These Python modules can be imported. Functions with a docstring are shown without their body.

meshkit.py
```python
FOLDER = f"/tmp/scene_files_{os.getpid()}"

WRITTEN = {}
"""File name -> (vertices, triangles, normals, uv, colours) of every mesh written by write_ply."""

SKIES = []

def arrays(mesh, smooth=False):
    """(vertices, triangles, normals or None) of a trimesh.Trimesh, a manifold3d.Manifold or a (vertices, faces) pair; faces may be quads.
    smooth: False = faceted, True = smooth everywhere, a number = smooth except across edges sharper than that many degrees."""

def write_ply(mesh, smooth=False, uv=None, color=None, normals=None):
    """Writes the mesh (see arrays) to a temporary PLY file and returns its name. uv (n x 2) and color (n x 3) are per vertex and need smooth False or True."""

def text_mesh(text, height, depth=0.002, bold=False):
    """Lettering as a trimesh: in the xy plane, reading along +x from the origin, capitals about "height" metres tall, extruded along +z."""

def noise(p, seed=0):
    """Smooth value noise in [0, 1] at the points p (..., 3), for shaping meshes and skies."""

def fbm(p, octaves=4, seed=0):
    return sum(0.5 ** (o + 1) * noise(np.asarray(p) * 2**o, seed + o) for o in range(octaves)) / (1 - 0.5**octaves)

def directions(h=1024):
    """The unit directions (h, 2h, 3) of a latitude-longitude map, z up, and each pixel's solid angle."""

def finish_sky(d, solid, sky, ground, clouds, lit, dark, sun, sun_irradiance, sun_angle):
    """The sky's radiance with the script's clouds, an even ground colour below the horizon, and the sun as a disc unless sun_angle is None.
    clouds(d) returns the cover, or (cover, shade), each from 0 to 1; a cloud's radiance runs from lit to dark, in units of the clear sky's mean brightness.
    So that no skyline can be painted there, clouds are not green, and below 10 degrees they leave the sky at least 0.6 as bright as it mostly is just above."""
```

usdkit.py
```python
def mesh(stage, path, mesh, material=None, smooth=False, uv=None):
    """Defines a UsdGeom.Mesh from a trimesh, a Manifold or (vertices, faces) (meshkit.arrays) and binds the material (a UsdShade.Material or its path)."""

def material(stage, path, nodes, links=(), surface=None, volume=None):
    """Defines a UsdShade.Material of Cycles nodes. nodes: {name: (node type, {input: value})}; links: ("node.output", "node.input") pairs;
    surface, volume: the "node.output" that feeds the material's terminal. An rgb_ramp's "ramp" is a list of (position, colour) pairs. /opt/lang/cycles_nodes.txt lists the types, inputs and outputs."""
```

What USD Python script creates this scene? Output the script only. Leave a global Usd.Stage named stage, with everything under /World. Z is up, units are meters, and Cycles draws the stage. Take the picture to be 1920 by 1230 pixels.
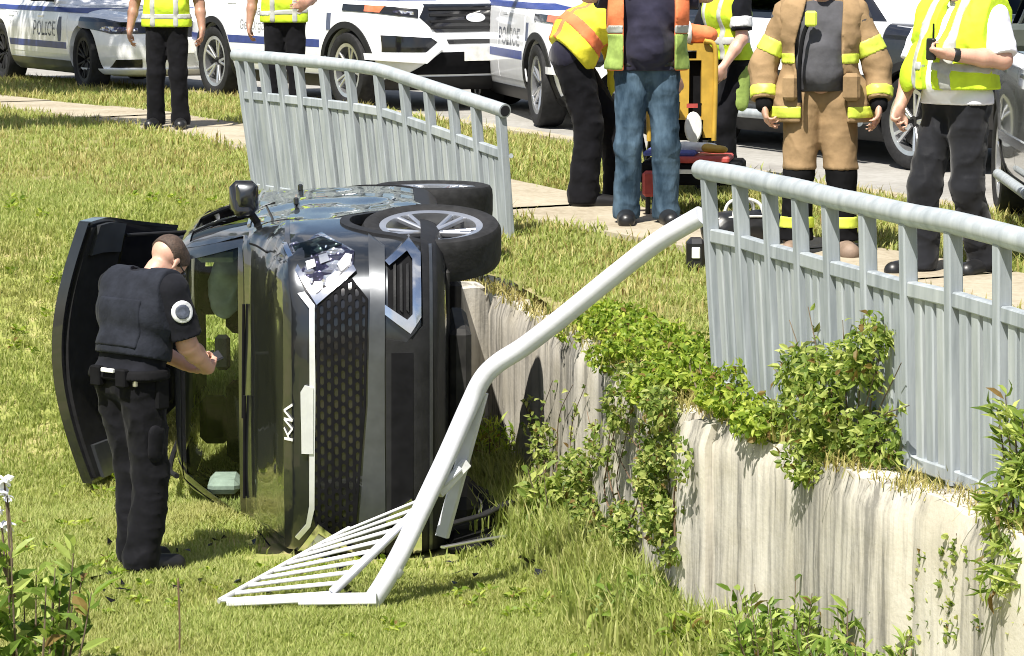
import math, random
import numpy as np, trimesh, usdkit, meshkit, shapely
import manifold3d as m3
from shapely.geometry import Polygon, Point, LineString
from pxr import Usd, UsdGeom, UsdLux, UsdShade, Gf, Sdf, Vt

rng = np.random.default_rng(7)
random.seed(7)
stage = Usd.Stage.CreateInMemory()
UsdGeom.SetStageUpAxis(stage, "Z")
UsdGeom.SetStageMetersPerUnit(stage, 1.0)
UsdGeom.Xform.Define(stage, "/World")
UsdGeom.Scope.Define(stage, "/World/Looks")

# ---------------------------------------------------------------- camera, sky, sun
CAM_H, FPX, HORIZ = 3.12, 6000.0, -100.0
PITCH = math.atan((615 - HORIZ) / FPX)
cam = UsdGeom.Camera.Define(stage, "/World/camera")
cam.CreateHorizontalApertureAttr(36.0)
cam.CreateVerticalApertureAttr(36.0 * 656 / 1024)
cam.CreateFocalLengthAttr(36.0 * FPX / 1920)
cam.CreateClippingRangeAttr((0.1, 2000.0))
cam.AddTranslateOp().Set((0, 0, CAM_H))
cam.AddRotateXOp().Set(90 - math.degrees(PITCH))
cam.CreateExposureAttr(0.95)

SUN = np.array([-0.24, -0.46, 0.855]); SUN /= np.linalg.norm(SUN)
dome = UsdLux.DomeLight.Define(stage, "/World/sky")
dome.GetPrim().SetCustomDataByKey("kind", "structure")
usdkit.material(stage, "/World/Looks/sky_look", {
    "sky": ("sky_texture", {"sky_type": "single_scattering", "sun_disc": False, "sun_elevation": float(math.asin(SUN[2])),
                            "sun_rotation": float(math.atan2(SUN[0], SUN[1])), "altitude": 50.0, "air_density": 1.0, "aerosol_density": 1.2}),
    "tc": ("texture_coordinate", {}),
    "cl": ("noise_texture", {"scale": 2.6, "detail": 6.0, "roughness": 0.6}),
    "rp": ("rgb_ramp", {"ramp": [(0.0, (0, 0, 0)), (0.48, (0, 0, 0)), (0.62, (1, 1, 1)), (1, (1, 1, 1))]}),
    "mx": ("mix", {"color2": (6.5, 6.5, 6.7)}),
    "bg": ("background_shader", {"strength": 0.065}),
}, [("tc.generated", "cl.vector"), ("cl.fac", "rp.fac"), ("rp.color", "mx.fac"), ("sky.color", "mx.color1"), ("mx.color", "bg.color")], surface="bg.background")
UsdShade.MaterialBindingAPI.Apply(dome.GetPrim()).Bind(UsdShade.Material.Get(stage, "/World/Looks/sky_look"))
sun = UsdLux.DistantLight.Define(stage, "/World/sun")
sun.CreateIntensityAttr(1.25); sun.CreateNormalizeAttr(True); sun.CreateAngleAttr(0.53)
sun.CreateColorAttr((1.0, 0.955, 0.87))
_q = Gf.Rotation(Gf.Vec3d(0, 0, 1), Gf.Vec3d(*SUN)).GetQuat()
sun.AddOrientOp().Set(Gf.Quatf(_q))

# ---------------------------------------------------------------- helpers: pixels of the survey to points
CP, SP = math.cos(PITCH), math.sin(PITCH)
def ray(px, py):
    r, u = (px - 960) / FPX, (615 - py) / FPX
    return np.array([r, CP + u * SP, -SP + u * CP])
def at(px, py, Y):
    d = ray(px, py); t = Y / d[1]
    return np.array([d[0] * t, Y, CAM_H + d[2] * t])
def atz(px, py, z):
    d = ray(px, py); t = (z - CAM_H) / d[2]
    return np.array([d[0] * t, d[1] * t, z])
def onground(px, py, zf):
    z = 0.5
    for _ in range(60):
        p = atz(px, py, z); z = 0.5 * z + 0.5 * float(zf(p[0], p[1]))
    return atz(px, py, z)

# ---------------------------------------------------------------- helpers: materials
LOOKS = {}
def M(name):
    return LOOKS[name]
def look(name, color, rough=0.6, var=0.15, scale=12.0, metal=0.0, coat=0.0, bump=0.0, bscale=60.0, sheen=0.0, spec=0.5, stretch=(1, 1, 1), color2=None, sss=0.0, detail=5.0, coatr=0.03):
    c = np.array(color, float)
    lo = c * (1 - var) if color2 is None else np.array(color2, float)
    hi = np.minimum(c * (1 + var), 0.95) if color2 is None else c
    nodes = {"tc": ("texture_coordinate", {}), "mp": ("mapping", {"scale": stretch}),
             "n": ("noise_texture", {"scale": scale, "detail": detail, "roughness": 0.6}),
             "r": ("rgb_ramp", {"ramp": [(0.0, lo), (0.35, lo), (0.65, hi), (1.0, hi)]}),
             "p": ("principled_bsdf", {"roughness": rough, "metallic": metal, "coat_weight": coat, "coat_roughness": coatr, "sheen_weight": sheen, "specular_ior_level": spec})}
    links = [("tc.object", "mp.vector"), ("mp.vector", "n.vector"), ("n.fac", "r.fac"), ("r.color", "p.base_color")]
    if sss:
        nodes["p"][1].update({"subsurface_weight": sss, "subsurface_scale": 0.01})
    if bump:
        nodes["n2"] = ("noise_texture", {"scale": bscale, "detail": 3.0})
        nodes["b"] = ("bump", {"strength": bump, "distance": 0.01})
        links += [("mp.vector", "n2.vector"), ("n2.fac", "b.height"), ("b.normal", "p.normal")]
    LOOKS[name] = usdkit.material(stage, "/World/Looks/" + name, nodes, links, surface="p.BSDF")
def leaf_look(name, c1, c2, c3, trans=0.35, rough=0.45, patch=None):
    nodes = {"g": ("geometry", {}), "at": ("attribute", {"attribute": "leafrand"}), "oi": ("object_info", {}), "ad": ("math", {"math_type": "add"}), "fr": ("math", {"math_type": "fraction"}),
             "r": ("rgb_ramp", {"ramp": ([(0.0, c1), (0.5, c2), (1.0, c3)] if patch else [(0.0, (0.20, 0.13, 0.05)), (0.035, (0.22, 0.16, 0.05)), (0.05, c1), (0.5, c2), (0.85, c3), (1.0, [min(1, x * 1.25) for x in c3])])}),
             "p": ("principled_bsdf", {"roughness": rough, "specular_ior_level": 0.22}), "t": ("translucent_bsdf", {}), "m": ("mix_closure", {"fac": trans}),
             "hs": ("hsv", {"saturation": 1.1, "value": 1.25})}
    links = [("at.fac", "ad.value1"), ("oi.random", "ad.value2"), ("ad.value", "fr.value1"), ("fr.value", "r.fac")]
    col = "r.color"
    if patch:
        nodes["n"] = ("noise_texture", {"scale": patch[1], "detail": 3.0, "roughness": 0.55})
        nodes["pr"] = ("rgb_ramp", {"ramp": [(0, (0, 0, 0)), (patch[2], (0, 0, 0)), (patch[3], (1, 1, 1)), (1, (1, 1, 1))]})
        nodes["mx"] = ("mix", {"color2": patch[0]})
        nodes["pm"] = ("math", {"math_type": "multiply", "value2": patch[4]})
        links += [("g.position", "n.vector"), ("n.fac", "pr.fac"), ("pr.color", "pm.value1"), ("pm.value", "mx.fac"), (col, "mx.color1")]
        col = "mx.color"
    links += [(col, "p.base_color"), (col, "hs.color"), ("hs.color", "t.color"), ("p.BSDF", "m.closure1"), ("t.BSDF", "m.closure2")]
    LOOKS[name] = usdkit.material(stage, "/World/Looks/" + name, nodes, links, surface="m.closure")
def pane_look(name, tint, k=(0.25, 0.022), rough=0.02):
    LOOKS[name] = usdkit.material(stage, "/World/Looks/" + name, {
        "lw": ("layer_weight", {"blend": 0.5}), "pw": ("math", {"math_type": "power", "value2": 5.0}), "f": ("math", {"math_type": "multiply_add", "value2": k[0], "value3": k[1]}), "t": ("transparent_bsdf", {"color": tint}), "g": ("glossy_bsdf", {"color": (0.95, 0.97, 1), "roughness": rough}), "m": ("mix_closure", {})},
        [("lw.facing", "pw.value1"), ("pw.value", "f.value1"), ("f.value", "m.fac"), ("t.BSDF", "m.closure1"), ("g.BSDF", "m.closure2")], surface="m.closure")

look("galvanised", (0.42, 0.45, 0.47), 0.52, scale=5, color2=(0.29, 0.32, 0.34), stretch=(3, 3, 0.4), metal=0.2, bump=0.1, bscale=80)
look("grey_paint_bar", (0.32, 0.35, 0.375), 0.6, scale=4, color2=(0.20, 0.225, 0.245), stretch=(6, 6, 0.5), bump=0.08, bscale=60)
look("pale_pipe", (0.55, 0.56, 0.62), 0.4, 0.08, scale=6, bump=0.05)
look("white_bar", (0.62, 0.62, 0.63), 0.5, 0.12, scale=7)
look("dark_hole", (0.006, 0.006, 0.01), 0.8)
look("car_dark_paint", (0.031, 0.034, 0.038), 0.30, 0.1, scale=3, metal=0.75, coat=1.0, coatr=0.03)
look("bumper_satin", (0.075, 0.08, 0.088), 0.42, 0.2, scale=5, metal=0.6, coat=0.4, coatr=0.15)
look("gloss_black", (0.008, 0.008, 0.009), 0.16, 0.2, coat=0.5)
look("black_plastic", (0.013, 0.013, 0.014), 0.55, 0.25, bump=0.1, bscale=90, spec=0.25)
look("matte_black", (0.006, 0.006, 0.007), 0.85, 0.3, spec=0.12)
look("underbody", (0.022, 0.021, 0.02), 0.7, 0.5, scale=8, spec=0.25)
look("chrome", (0.80, 0.81, 0.83), 0.14, 0.05, metal=1.0)
look("alloy", (0.72, 0.73, 0.76), 0.28, 0.08, metal=0.9)
look("rubber", (0.016, 0.016, 0.017), 0.75, 0.3, scale=20, bump=0.2, bscale=50, spec=0.25)
look("white_paint", (0.80, 0.81, 0.84), 0.3, 0.03, coat=0.8)
look("blue_stripe", (0.025, 0.045, 0.19), 0.4, 0.15)
look("lettering", (0.07, 0.085, 0.14), 0.5, 0.2)
look("grey_lettering", (0.30, 0.31, 0.34), 0.5, 0.2)
LOOKS["lamp_lens"] = usdkit.material(stage, "/World/Looks/lamp_lens", {
    "tc": ("texture_coordinate", {}), "v": ("voronoi_texture", {"scale": 26.0}), "s": ("separate_color", {}),
    "r": ("rgb_ramp", {"ramp": [(0, (0.03, 0.025, 0.06)), (0.45, (0.10, 0.09, 0.16)), (0.6, (0.55, 0.55, 0.6)), (1, (0.9, 0.9, 0.92))]}),
    "b": ("bump", {"strength": 1.0, "distance": 0.03}), "p": ("principled_bsdf", {"metallic": 0.85, "roughness": 0.12, "coat_weight": 1.0})},
    [("tc.object", "v.vector"), ("v.color", "s.color"), ("s.r", "r.fac"), ("r.color", "p.base_color"), ("v.distance", "b.height"), ("b.normal", "p.normal")], surface="p.BSDF")
look("satin_chrome", (0.74, 0.75, 0.77), 0.38, 0.05, metal=0.55)
look("amber_lens", (0.65, 0.16, 0.07), 0.2, 0.2, coat=1)
look("seat_cloth", (0.005, 0.005, 0.005), 0.9, 0.3, bump=0.2, spec=0.12)
look("airbag", (0.24, 0.27, 0.25), 0.9, 0.2, bump=0.2, bscale=20)
look("headliner", (0.06, 0.06, 0.055), 0.95, 0.1)
look("green_suv_paint", (0.10, 0.115, 0.10), 0.3, 0.15, metal=0.5, coat=1.0)
look("black_paint", (0.010, 0.010, 0.012), 0.25, 0.2, coat=1.0)
pane_look("tinted_glass", (0.30, 0.36, 0.34))
pane_look("clear_glass", (0.93, 0.97, 0.94), (0.10, 0.008))
pane_look("dark_glass", (0.035, 0.045, 0.05))
look("uniform_black", (0.008, 0.0085, 0.012), 0.85, 0.3, scale=9, sheen=0.03, bump=0.25, bscale=30, spec=0.12)
look("vest_navy", (0.014, 0.016, 0.023), 0.8, 0.25, scale=14, sheen=0.03, bump=0.3, bscale=45, spec=0.12)
look("trouser_black", (0.0055, 0.0055, 0.0075), 0.8, 0.3, scale=9, sheen=0.03, bump=0.3, bscale=25, spec=0.12)
look("trouser_charcoal", (0.0105, 0.011, 0.014), 0.6, 0.35, scale=6, sheen=0.15, bump=0.3, bscale=18, spec=0.12)
look("denim", (0.085, 0.135, 0.19), 0.85, scale=6, color2=(0.022, 0.042, 0.066), bump=0.35, bscale=35, stretch=(1.6, 1.6, 0.6), spec=0.12)
look("navy_tee", (0.020, 0.019, 0.036), 0.8, 0.3, scale=7, sheen=0.12, bump=0.3, bscale=22, spec=0.12)
look("white_shirt", (0.78, 0.78, 0.86), 0.8, 0.05, bump=0.25, bscale=22)
look("grey_shirt", (0.070, 0.070, 0.078), 0.85, 0.15, bump=0.3, bscale=25, spec=0.12)
look("lime_vest", (0.52, 0.70, 0.04), 0.65, 0.12, scale=8, bump=0.35, bscale=24, spec=0.12)
look("yellow_vest", (0.74, 0.68, 0.05), 0.65, 0.1, scale=8, bump=0.35, bscale=24, spec=0.12)
look("orange_cloth", (0.72, 0.20, 0.085), 0.7, 0.15, scale=8, bump=0.3, bscale=24, spec=0.12)
look("olive_mesh", (0.26, 0.36, 0.08), 0.8, 0.15, scale=30)
look("reflective", (0.40, 0.41, 0.39), 0.4, 0.12, scale=20)
look("reflective_lime", (0.60, 0.70, 0.08), 0.5, 0.1, scale=20)
look("turnout_tan", (0.275, 0.185, 0.10), 0.85, 0.16, scale=7, bump=0.4, bscale=20, spec=0.12)
look("skin", (0.50, 0.29, 0.215), 0.5, 0.08, scale=20, sss=0.1)
look("skin_light", (0.60, 0.36, 0.28), 0.5, 0.08, scale=20, sss=0.1)
look("skin_tan", (0.34, 0.185, 0.125), 0.5, 0.08, scale=20, sss=0.1)
look("hair_brown", (0.055, 0.034, 0.024), 0.7, 0.4, scale=60, bump=0.5, bscale=120)
look("boot_black", (0.010, 0.010, 0.011), 0.4, 0.2)
look("boot_tan", (0.19, 0.135, 0.10), 0.7, 0.2)
look("patch_white", (0.60, 0.61, 0.63), 0.6, 0.2, scale=60)
look("patch_navy", (0.06, 0.07, 0.10), 0.6, 0.3, scale=60)
look("badge_metal", (0.6, 0.58, 0.5), 0.3, 0.1, metal=0.8)
look("stretcher_yellow", (0.46, 0.29, 0.04), 0.5, 0.15, scale=8)
look("equipment_red", (0.38, 0.055, 0.045), 0.6, 0.2)
look("equipment_blue", (0.07, 0.09, 0.30), 0.6, 0.2)
look("equipment_white", (0.70, 0.70, 0.66), 0.6, 0.15)
look("bark", (0.12, 0.09, 0.06), 0.9, 0.3, bump=0.6, bscale=12)
look("dry_stem", (0.12, 0.075, 0.045), 0.9, 0.3)
look("dead_thatch", (0.30, 0.22, 0.12), 0.9, 0.3, scale=20)
leaf_look("shrub_leaf", (0.08, 0.135, 0.025), (0.23, 0.31, 0.06), (0.44, 0.49, 0.15), 0.5)
leaf_look("bright_leaf", (0.10, 0.17, 0.02), (0.22, 0.31, 0.035), (0.38, 0.44, 0.08), 0.45)
leaf_look("ivy_leaf", (0.08, 0.13, 0.025), (0.20, 0.27, 0.055), (0.38, 0.41, 0.13), 0.45)
leaf_look("weed_leaf", (0.07, 0.13, 0.02), (0.19, 0.28, 0.05), (0.36, 0.43, 0.12), 0.45)
leaf_look("grass_blade", (0.215, 0.27, 0.065), (0.335, 0.385, 0.11), (0.47, 0.475, 0.20), 0.5, 0.5, patch=((0.40, 0.34, 0.15), 0.7, 0.50, 0.70, 0.42))
leaf_look("dry_grass", (0.20, 0.20, 0.05), (0.33, 0.29, 0.10), (0.42, 0.37, 0.16), 0.3, 0.6)
leaf_look("crown_leaf", (0.04, 0.09, 0.015), (0.07, 0.12, 0.02), (0.10, 0.16, 0.03))
look("petal", (0.86, 0.86, 0.90), 0.6, 0.03)

def ground_look(name, cols, scale, bump=0.5):
    LOOKS[name] = usdkit.material(stage, "/World/Looks/" + name, {
        "g": ("geometry", {}), "n": ("noise_texture", {"scale": scale, "detail": 8.0, "roughness": 0.65}),
        "n3": ("noise_texture", {"scale": scale * 16, "detail": 4.0}), "mm": ("math", {"math_type": "multiply_add", "value2": 0.45}), 
        "r": ("rgb_ramp", {"ramp": [(0.0, cols[0]), (0.52, cols[0]), (0.70, cols[1]), (0.9, cols[2]), (1, cols[2])]}),
        "b": ("bump", {"strength": bump, "distance": 0.03}), "p": ("principled_bsdf", {"roughness": 0.95, "specular_ior_level": 0.2})},
        [("g.position", "n.vector"), ("g.position", "n3.vector"), ("n3.fac", "mm.value1"), ("n.fac", "mm.value3"), ("mm.value", "r.fac"), ("r.color", "p.base_color"), ("n3.fac", "b.height"), ("b.normal", "p.normal")], surface="p.BSDF")
ground_look("turf_soil", [(0.15, 0.18, 0.045), (0.23, 0.25, 0.07), (0.33, 0.28, 0.14)], 0.8)
ground_look("verge_soil", [(0.13, 0.15, 0.04), (0.20, 0.19, 0.07), (0.29, 0.25, 0.13)], 0.9)
ground_look("path_concrete", [(0.25, 0.21, 0.15), (0.32, 0.28, 0.21), (0.38, 0.34, 0.265)], 1.5, 0.15)
ground_look("road_surface", [(0.21, 0.20, 0.185), (0.26, 0.25, 0.23), (0.31, 0.30, 0.28)], 1.0, 0.1)
# concrete of the retaining wall: vertical runs of dirt that follow gravity from the coping
LOOKS["wall_concrete"] = usdkit.material(stage, "/World/Looks/wall_concrete", {
    "g": ("geometry", {}), "mp": ("mapping", {"scale": (1, 1, 0.06)}), "n": ("noise_texture", {"scale": 6.0, "detail": 9.0, "roughness": 0.72}),
    "n2": ("noise_texture", {"scale": 2.2, "detail": 6.0, "roughness": 0.6}), "n3": ("noise_texture", {"scale": 40.0, "detail": 5.0}),
    "r1": ("rgb_ramp", {"ramp": [(0, (0.12, 0.115, 0.105)), (0.40, (0.20, 0.19, 0.17)), (0.47, (0.41, 0.385, 0.34)), (0.56, (0.555, 0.52, 0.455)), (1, (0.615, 0.58, 0.52))]}),
    "r2": ("rgb_ramp", {"ramp": [(0, (0.50, 0.50, 0.44)), (0.4, (0.80, 0.78, 0.72)), (0.6, (1, 1, 1)), (1, (1, 1, 1))]}),
    "mx": ("mix", {"mix_type": "multiply", "fac": 0.85}), "ad": ("math", {"math_type": "multiply_add", "value2": 0.5}),
    "b": ("bump", {"strength": 0.35, "distance": 0.012}), "p": ("principled_bsdf", {"roughness": 0.9})},
    [("g.position", "mp.vector"), ("mp.vector", "n.vector"), ("g.position", "n2.vector"), ("g.position", "n3.vector"), ("n.fac", "r1.fac"), ("n2.fac", "r2.fac"),
     ("r1.color", "mx.color1"), ("r2.color", "mx.color2"), ("mx.color", "p.base_color"), ("n3.fac", "ad.value1"), ("n2.fac", "ad.value3"), ("ad.value", "b.height"), ("b.normal", "p.normal")], surface="p.BSDF")

# ---------------------------------------------------------------- helpers: prims
_used = {}
def numbered(parent, name):
    k = _used.get((parent, name), 0); _used[(parent, name)] = k + 1
    return name if k == 0 else f"{name}_{k:03d}"
def ppath(parent):
    return "/World" if parent is None else (parent if isinstance(parent, str) else str(parent.GetPath()))
def tag(p, label=None, cat=None, group=None, kind=None):
    for k, v in (("label", label), ("category", cat), ("group", group), ("kind", kind)):
        if v: p.SetCustomDataByKey(k, v)
    return p
def thing(name, label, cat, loc=(0, 0, 0), rotz=0.0, group=None, tilt=None):
    x = UsdGeom.Xform.Define(stage, "/World/" + numbered("/World", name))
    x.AddTranslateOp().Set(Gf.Vec3d(*map(float, loc)))
    if rotz: x.AddRotateZOp().Set(float(rotz))
    if tilt: x.AddRotateXYZOp().Set(Gf.Vec3f(*tilt))
    return tag(x.GetPrim(), label, cat, group)
def obj(name, mesh, mat, parent=None, smooth=False, label=None, **kw):
    if isinstance(mesh, list):
        mesh = cat(mesh)
    par = ppath(parent)
    m = usdkit.mesh(stage, par + "/" + numbered(par, name), mesh, M(mat), smooth=smooth)
    return tag(m.GetPrim(), label, **kw)
def per_leaf(prim, k, r):
    """Gives each leaf or blade (k points each) its own random number for its colour."""
    m = UsdGeom.Mesh(prim); n = len(m.GetPointsAttr().Get()) // k
    UsdGeom.PrimvarsAPI(m).CreatePrimvar("leafrand", Sdf.ValueTypeNames.FloatArray, "vertex").Set(Vt.FloatArray.FromNumpy(np.repeat(r.random(n), k).astype(np.float32)))
    return prim
def dup(root, loc, rotz, label, group=None):
    was = root.GetCustomData()
    r = thing(root.GetName().rstrip("0123456789").rstrip("_"), label, was["category"], loc, rotz, group or was.get("group"))
    r.GetReferences().AddInternalReference(root.GetPath()); r.SetInstanceable(True)
    return r
def arr(m):
    if hasattr(m, "to_mesh"):
        k = m.to_mesh(); return np.array(k.vert_properties[:, :3], float), np.array(k.tri_verts, int)
    if isinstance(m, (tuple, list)): return np.asarray(m[0], float), np.asarray(m[1], int)
    return np.array(m.vertices, float), np.array(m.faces, int)
def cat(ms):
    vs, fs, n = [], [], 0
    for m in ms:
        v, f = arr(m)
        if len(f) and f.shape[1] == 4: f = np.vstack([f[:, [0, 1, 2]], f[:, [0, 2, 3]]])
        vs.append(v); fs.append(f + n); n += len(v)
    return np.vstack(vs), np.vstack(fs)
def move(m, T):
    v, f = arr(m); return v @ np.asarray(T)[:3, :3].T + np.asarray(T)[:3, 3], f
def frame(d, up=(0, 0, 1)):
    d = np.asarray(d, float); d = d / np.linalg.norm(d); up = np.asarray(up, float)
    if abs(d @ up) > 0.98: up = np.array([1.0, 0, 0])
    s = np.cross(up, d); s /= np.linalg.norm(s)
    return np.stack([s, np.cross(d, s), d], 1)
def bar(a, b, w, h, up=(0, 0, 1), c=0.006):
    """A square bar with chamfered long edges from a to b: w across, h along up."""
    a, b = np.asarray(a, float), np.asarray(b, float); F = frame(b - a, up); L = np.linalg.norm(b - a)
    c = min(c, w * 0.3, h * 0.3)
    P = np.array([(w/2 - c, -h/2), (w/2, -h/2 + c), (w/2, h/2 - c), (w/2 - c, h/2), (-w/2 + c, h/2), (-w/2, h/2 - c), (-w/2, -h/2 + c), (-w/2 + c, -h/2)])
    v = np.vstack([np.c_[P, np.zeros(8)], np.c_[P, np.full(8, L)]]) @ F.T + a
    f = []
    for i in range(8):
        j = (i + 1) % 8; f += [[i, j, j + 8], [i, j + 8, i + 8]]
    for i in range(1, 7): f += [[0, i + 1, i], [8, 8 + i, 9 + i]]
    return v, np.array(f)
def box(x0, x1, y0, y1, z0, z1, c=0.0):
    b = m3.Manifold.cube((x1 - x0, y1 - y0, z1 - z0)).translate((x0, y0, z0))
    if c:
        pts = []
        for sx, sy, sz in np.ndindex(2, 2, 2):
            q = np.array([(x0, x1)[sx], (y0, y1)[sy], (z0, z1)[sz]]); s = np.array([1 - 2 * sx, 1 - 2 * sy, 1 - 2 * sz])
            for k in range(3):
                o = c * s.astype(float); o[k] = 0; pts.append(q + o)
        b = m3.Manifold.hull_points(np.array(pts))
    return b
def tube(pts, r, n=10, caps=True):
    pts = np.asarray(pts, float); r = np.broadcast_to(np.asarray(r, float), len(pts)); vs = []
    d = np.gradient(pts, axis=0); a = np.linspace(0, 2 * np.pi, n, endpoint=False); up = np.array([0.03, 0.05, 1.0])
    for p, t, rr in zip(pts, d, r):
        F = frame(t, up); vs.append(p + rr * (np.cos(a)[:, None] * F[:, 0] + np.sin(a)[:, None] * F[:, 1])); up = F[:, 1]
    v = np.vstack(vs); f = []
    for k in range(len(pts) - 1):
        for i in range(n):
            j = (i + 1) % n; f += [[k*n+i, k*n+j, k*n+n+j], [k*n+i, k*n+n+j, k*n+n+i]]
    if caps:
        e = (len(pts) - 1) * n
        for i in range(1, n - 1): f += [[0, i + 1, i], [e, e + i, e + i + 1]]
    return v, np.array(f)
def curve(pts, n=24):
    """Catmull-Rom through the points."""
    P = np.asarray(pts, float); P = np.vstack([2 * P[0] - P[1], P, 2 * P[-1] - P[-2]]); out = []
    for k in range(1, len(P) - 2):
        t = np.linspace(0, 1, n, endpoint=False)[:, None]
        a, b, c, d = P[k-1], P[k], P[k+1], P[k+2]
        out.append(0.5 * (2*b + (c-a)*t + (2*a-5*b+4*c-d)*t**2 + (3*b-a-3*c+d)*t**3))
    return np.vstack(out + [P[-2][None]])
def lathe(prof, n=40, axis="z"):
    """Revolves (r, h) points about an axis; open profile."""
    a = np.linspace(0, 2 * np.pi, n, endpoint=False); v, f = [], []
    for r, h in prof: v.append(np.c_[r * np.cos(a), r * np.sin(a), np.full(n, h)])
    for k in range(len(prof) - 1):
        for i in range(n):
            j = (i + 1) % n; f += [[k*n+i, k*n+j, k*n+n+j], [k*n+i, k*n+n+j, k*n+n+i]]
    v = np.vstack(v)
    if axis == "y": v = v[:, [0, 2, 1]] * [1, 1, -1]
    return v, np.array(f)
def poly_prism(pts, axis, lo, hi):
    """Manifold: polygon in the two other axes (in order) extruded along axis from lo to hi."""
    polys = [np.asarray(p, float) for p in pts] if isinstance(pts, list) and np.ndim(pts[0]) == 2 else [np.asarray(pts, float)]
    cs = m3.CrossSection(polys, m3.FillRule.NonZero)
    m = m3.Manifold.extrude(cs, hi - lo).translate((0, 0, lo))
    if axis == "z": return m
    if axis == "x": return m.transform(np.array([[0, 0, 1, 0], [1, 0, 0, 0], [0, 1, 0, 0]], float))   # (u,v,h) -> (h,u,v)
    T = np.array([[1, 0, 0, 0], [0, 0, 1, 0], [0, 1, 0, 0]], float)                                      # (u,v,h) -> (u,h,v): mirror
    return m.transform(T)
def cyl_y(x, z, r, y0, y1, n=48):
    return m3.Manifold.cylinder(y1 - y0, r, r, n).rotate((-90, 0, 0)).translate((x, y0, z))
def man(v, f):
    return m3.Manifold(m3.Mesh(np.asarray(v, np.float32), np.asarray(f, np.uint32)))
# ---------------------------------------------------------------- terrain
def sstep(t):
    t = np.clip(t, 0, 1); return t * t * (3 - 2 * t)
WALL = [(-1.75, 21.6), (-1.2, 20.75), (-0.72, 20.0)] + [tuple(atz(x, y, 1.05)[:2]) for x, y in ((832, 546), (920, 561), (1060, 640), (1180, 702), (1290, 772), (1450, 818), (1600, 890), (1720, 916), (1840, 960))] + [(1.93, 10.9), (2.2, 9.3), (2.6, 7.0)]
WALL = np.array(WALL)
_wy, _wx = WALL[::-1, 1], WALL[::-1, 0]
def xw(Y): return np.interp(Y, _wy, _wx)
EDGE = np.array([(-60, 134.0), (-6.6, 41.0), (0.2, 29.0), (2.6, 23.9), (5.2, 19.2), (30, -26)])
def edge_q(X, Y):
    """Distance beyond the road's edge line (positive on the road)."""
    d = np.full(np.broadcast(X, Y).shape, 1e9); s = np.zeros_like(d)
    for a, b in zip(EDGE[:-1], EDGE[1:]):
        u = (b - a) / np.linalg.norm(b - a); L = np.linalg.norm(b - a)
        rx, ry = X - a[0], Y - a[1]; t = np.clip(rx * u[0] + ry * u[1], 0, L)
        dd = np.hypot(rx - t * u[0], ry - t * u[1]); c = u[0] * ry - u[1] * rx
        s = np.where(dd < d, np.where(c > 0, 1, -1), s); d = np.minimum(d, dd)
    return d * s
def z_up(X, Y):
    return np.minimum(1.50, 0.66 + 0.0268 * Y)
def z_low(X, Y):
    t = (Y - 18.0) / 5.25; zu = z_up(X, Y); gap = np.clip(xw(Y) + 0.1 - X, 0, 20)
    dip = 0.17 * np.exp(-((X + 2.9) / 1.5) ** 2 - ((Y - 19.0) / 1.6) ** 2)
    bank = zu - gap * 0.75 - 2.0 * sstep((21.9 - Y) / 1.1)
    z = zu * sstep(t) - dip - 0.02 * np.clip(15.5 - Y, 0, 3) + 0.13 * np.exp(-(gap / 0.45) ** 2) * (Y < 21)
    return np.where(Y > 20.7, np.maximum(z, np.minimum(bank, zu)), z)
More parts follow.
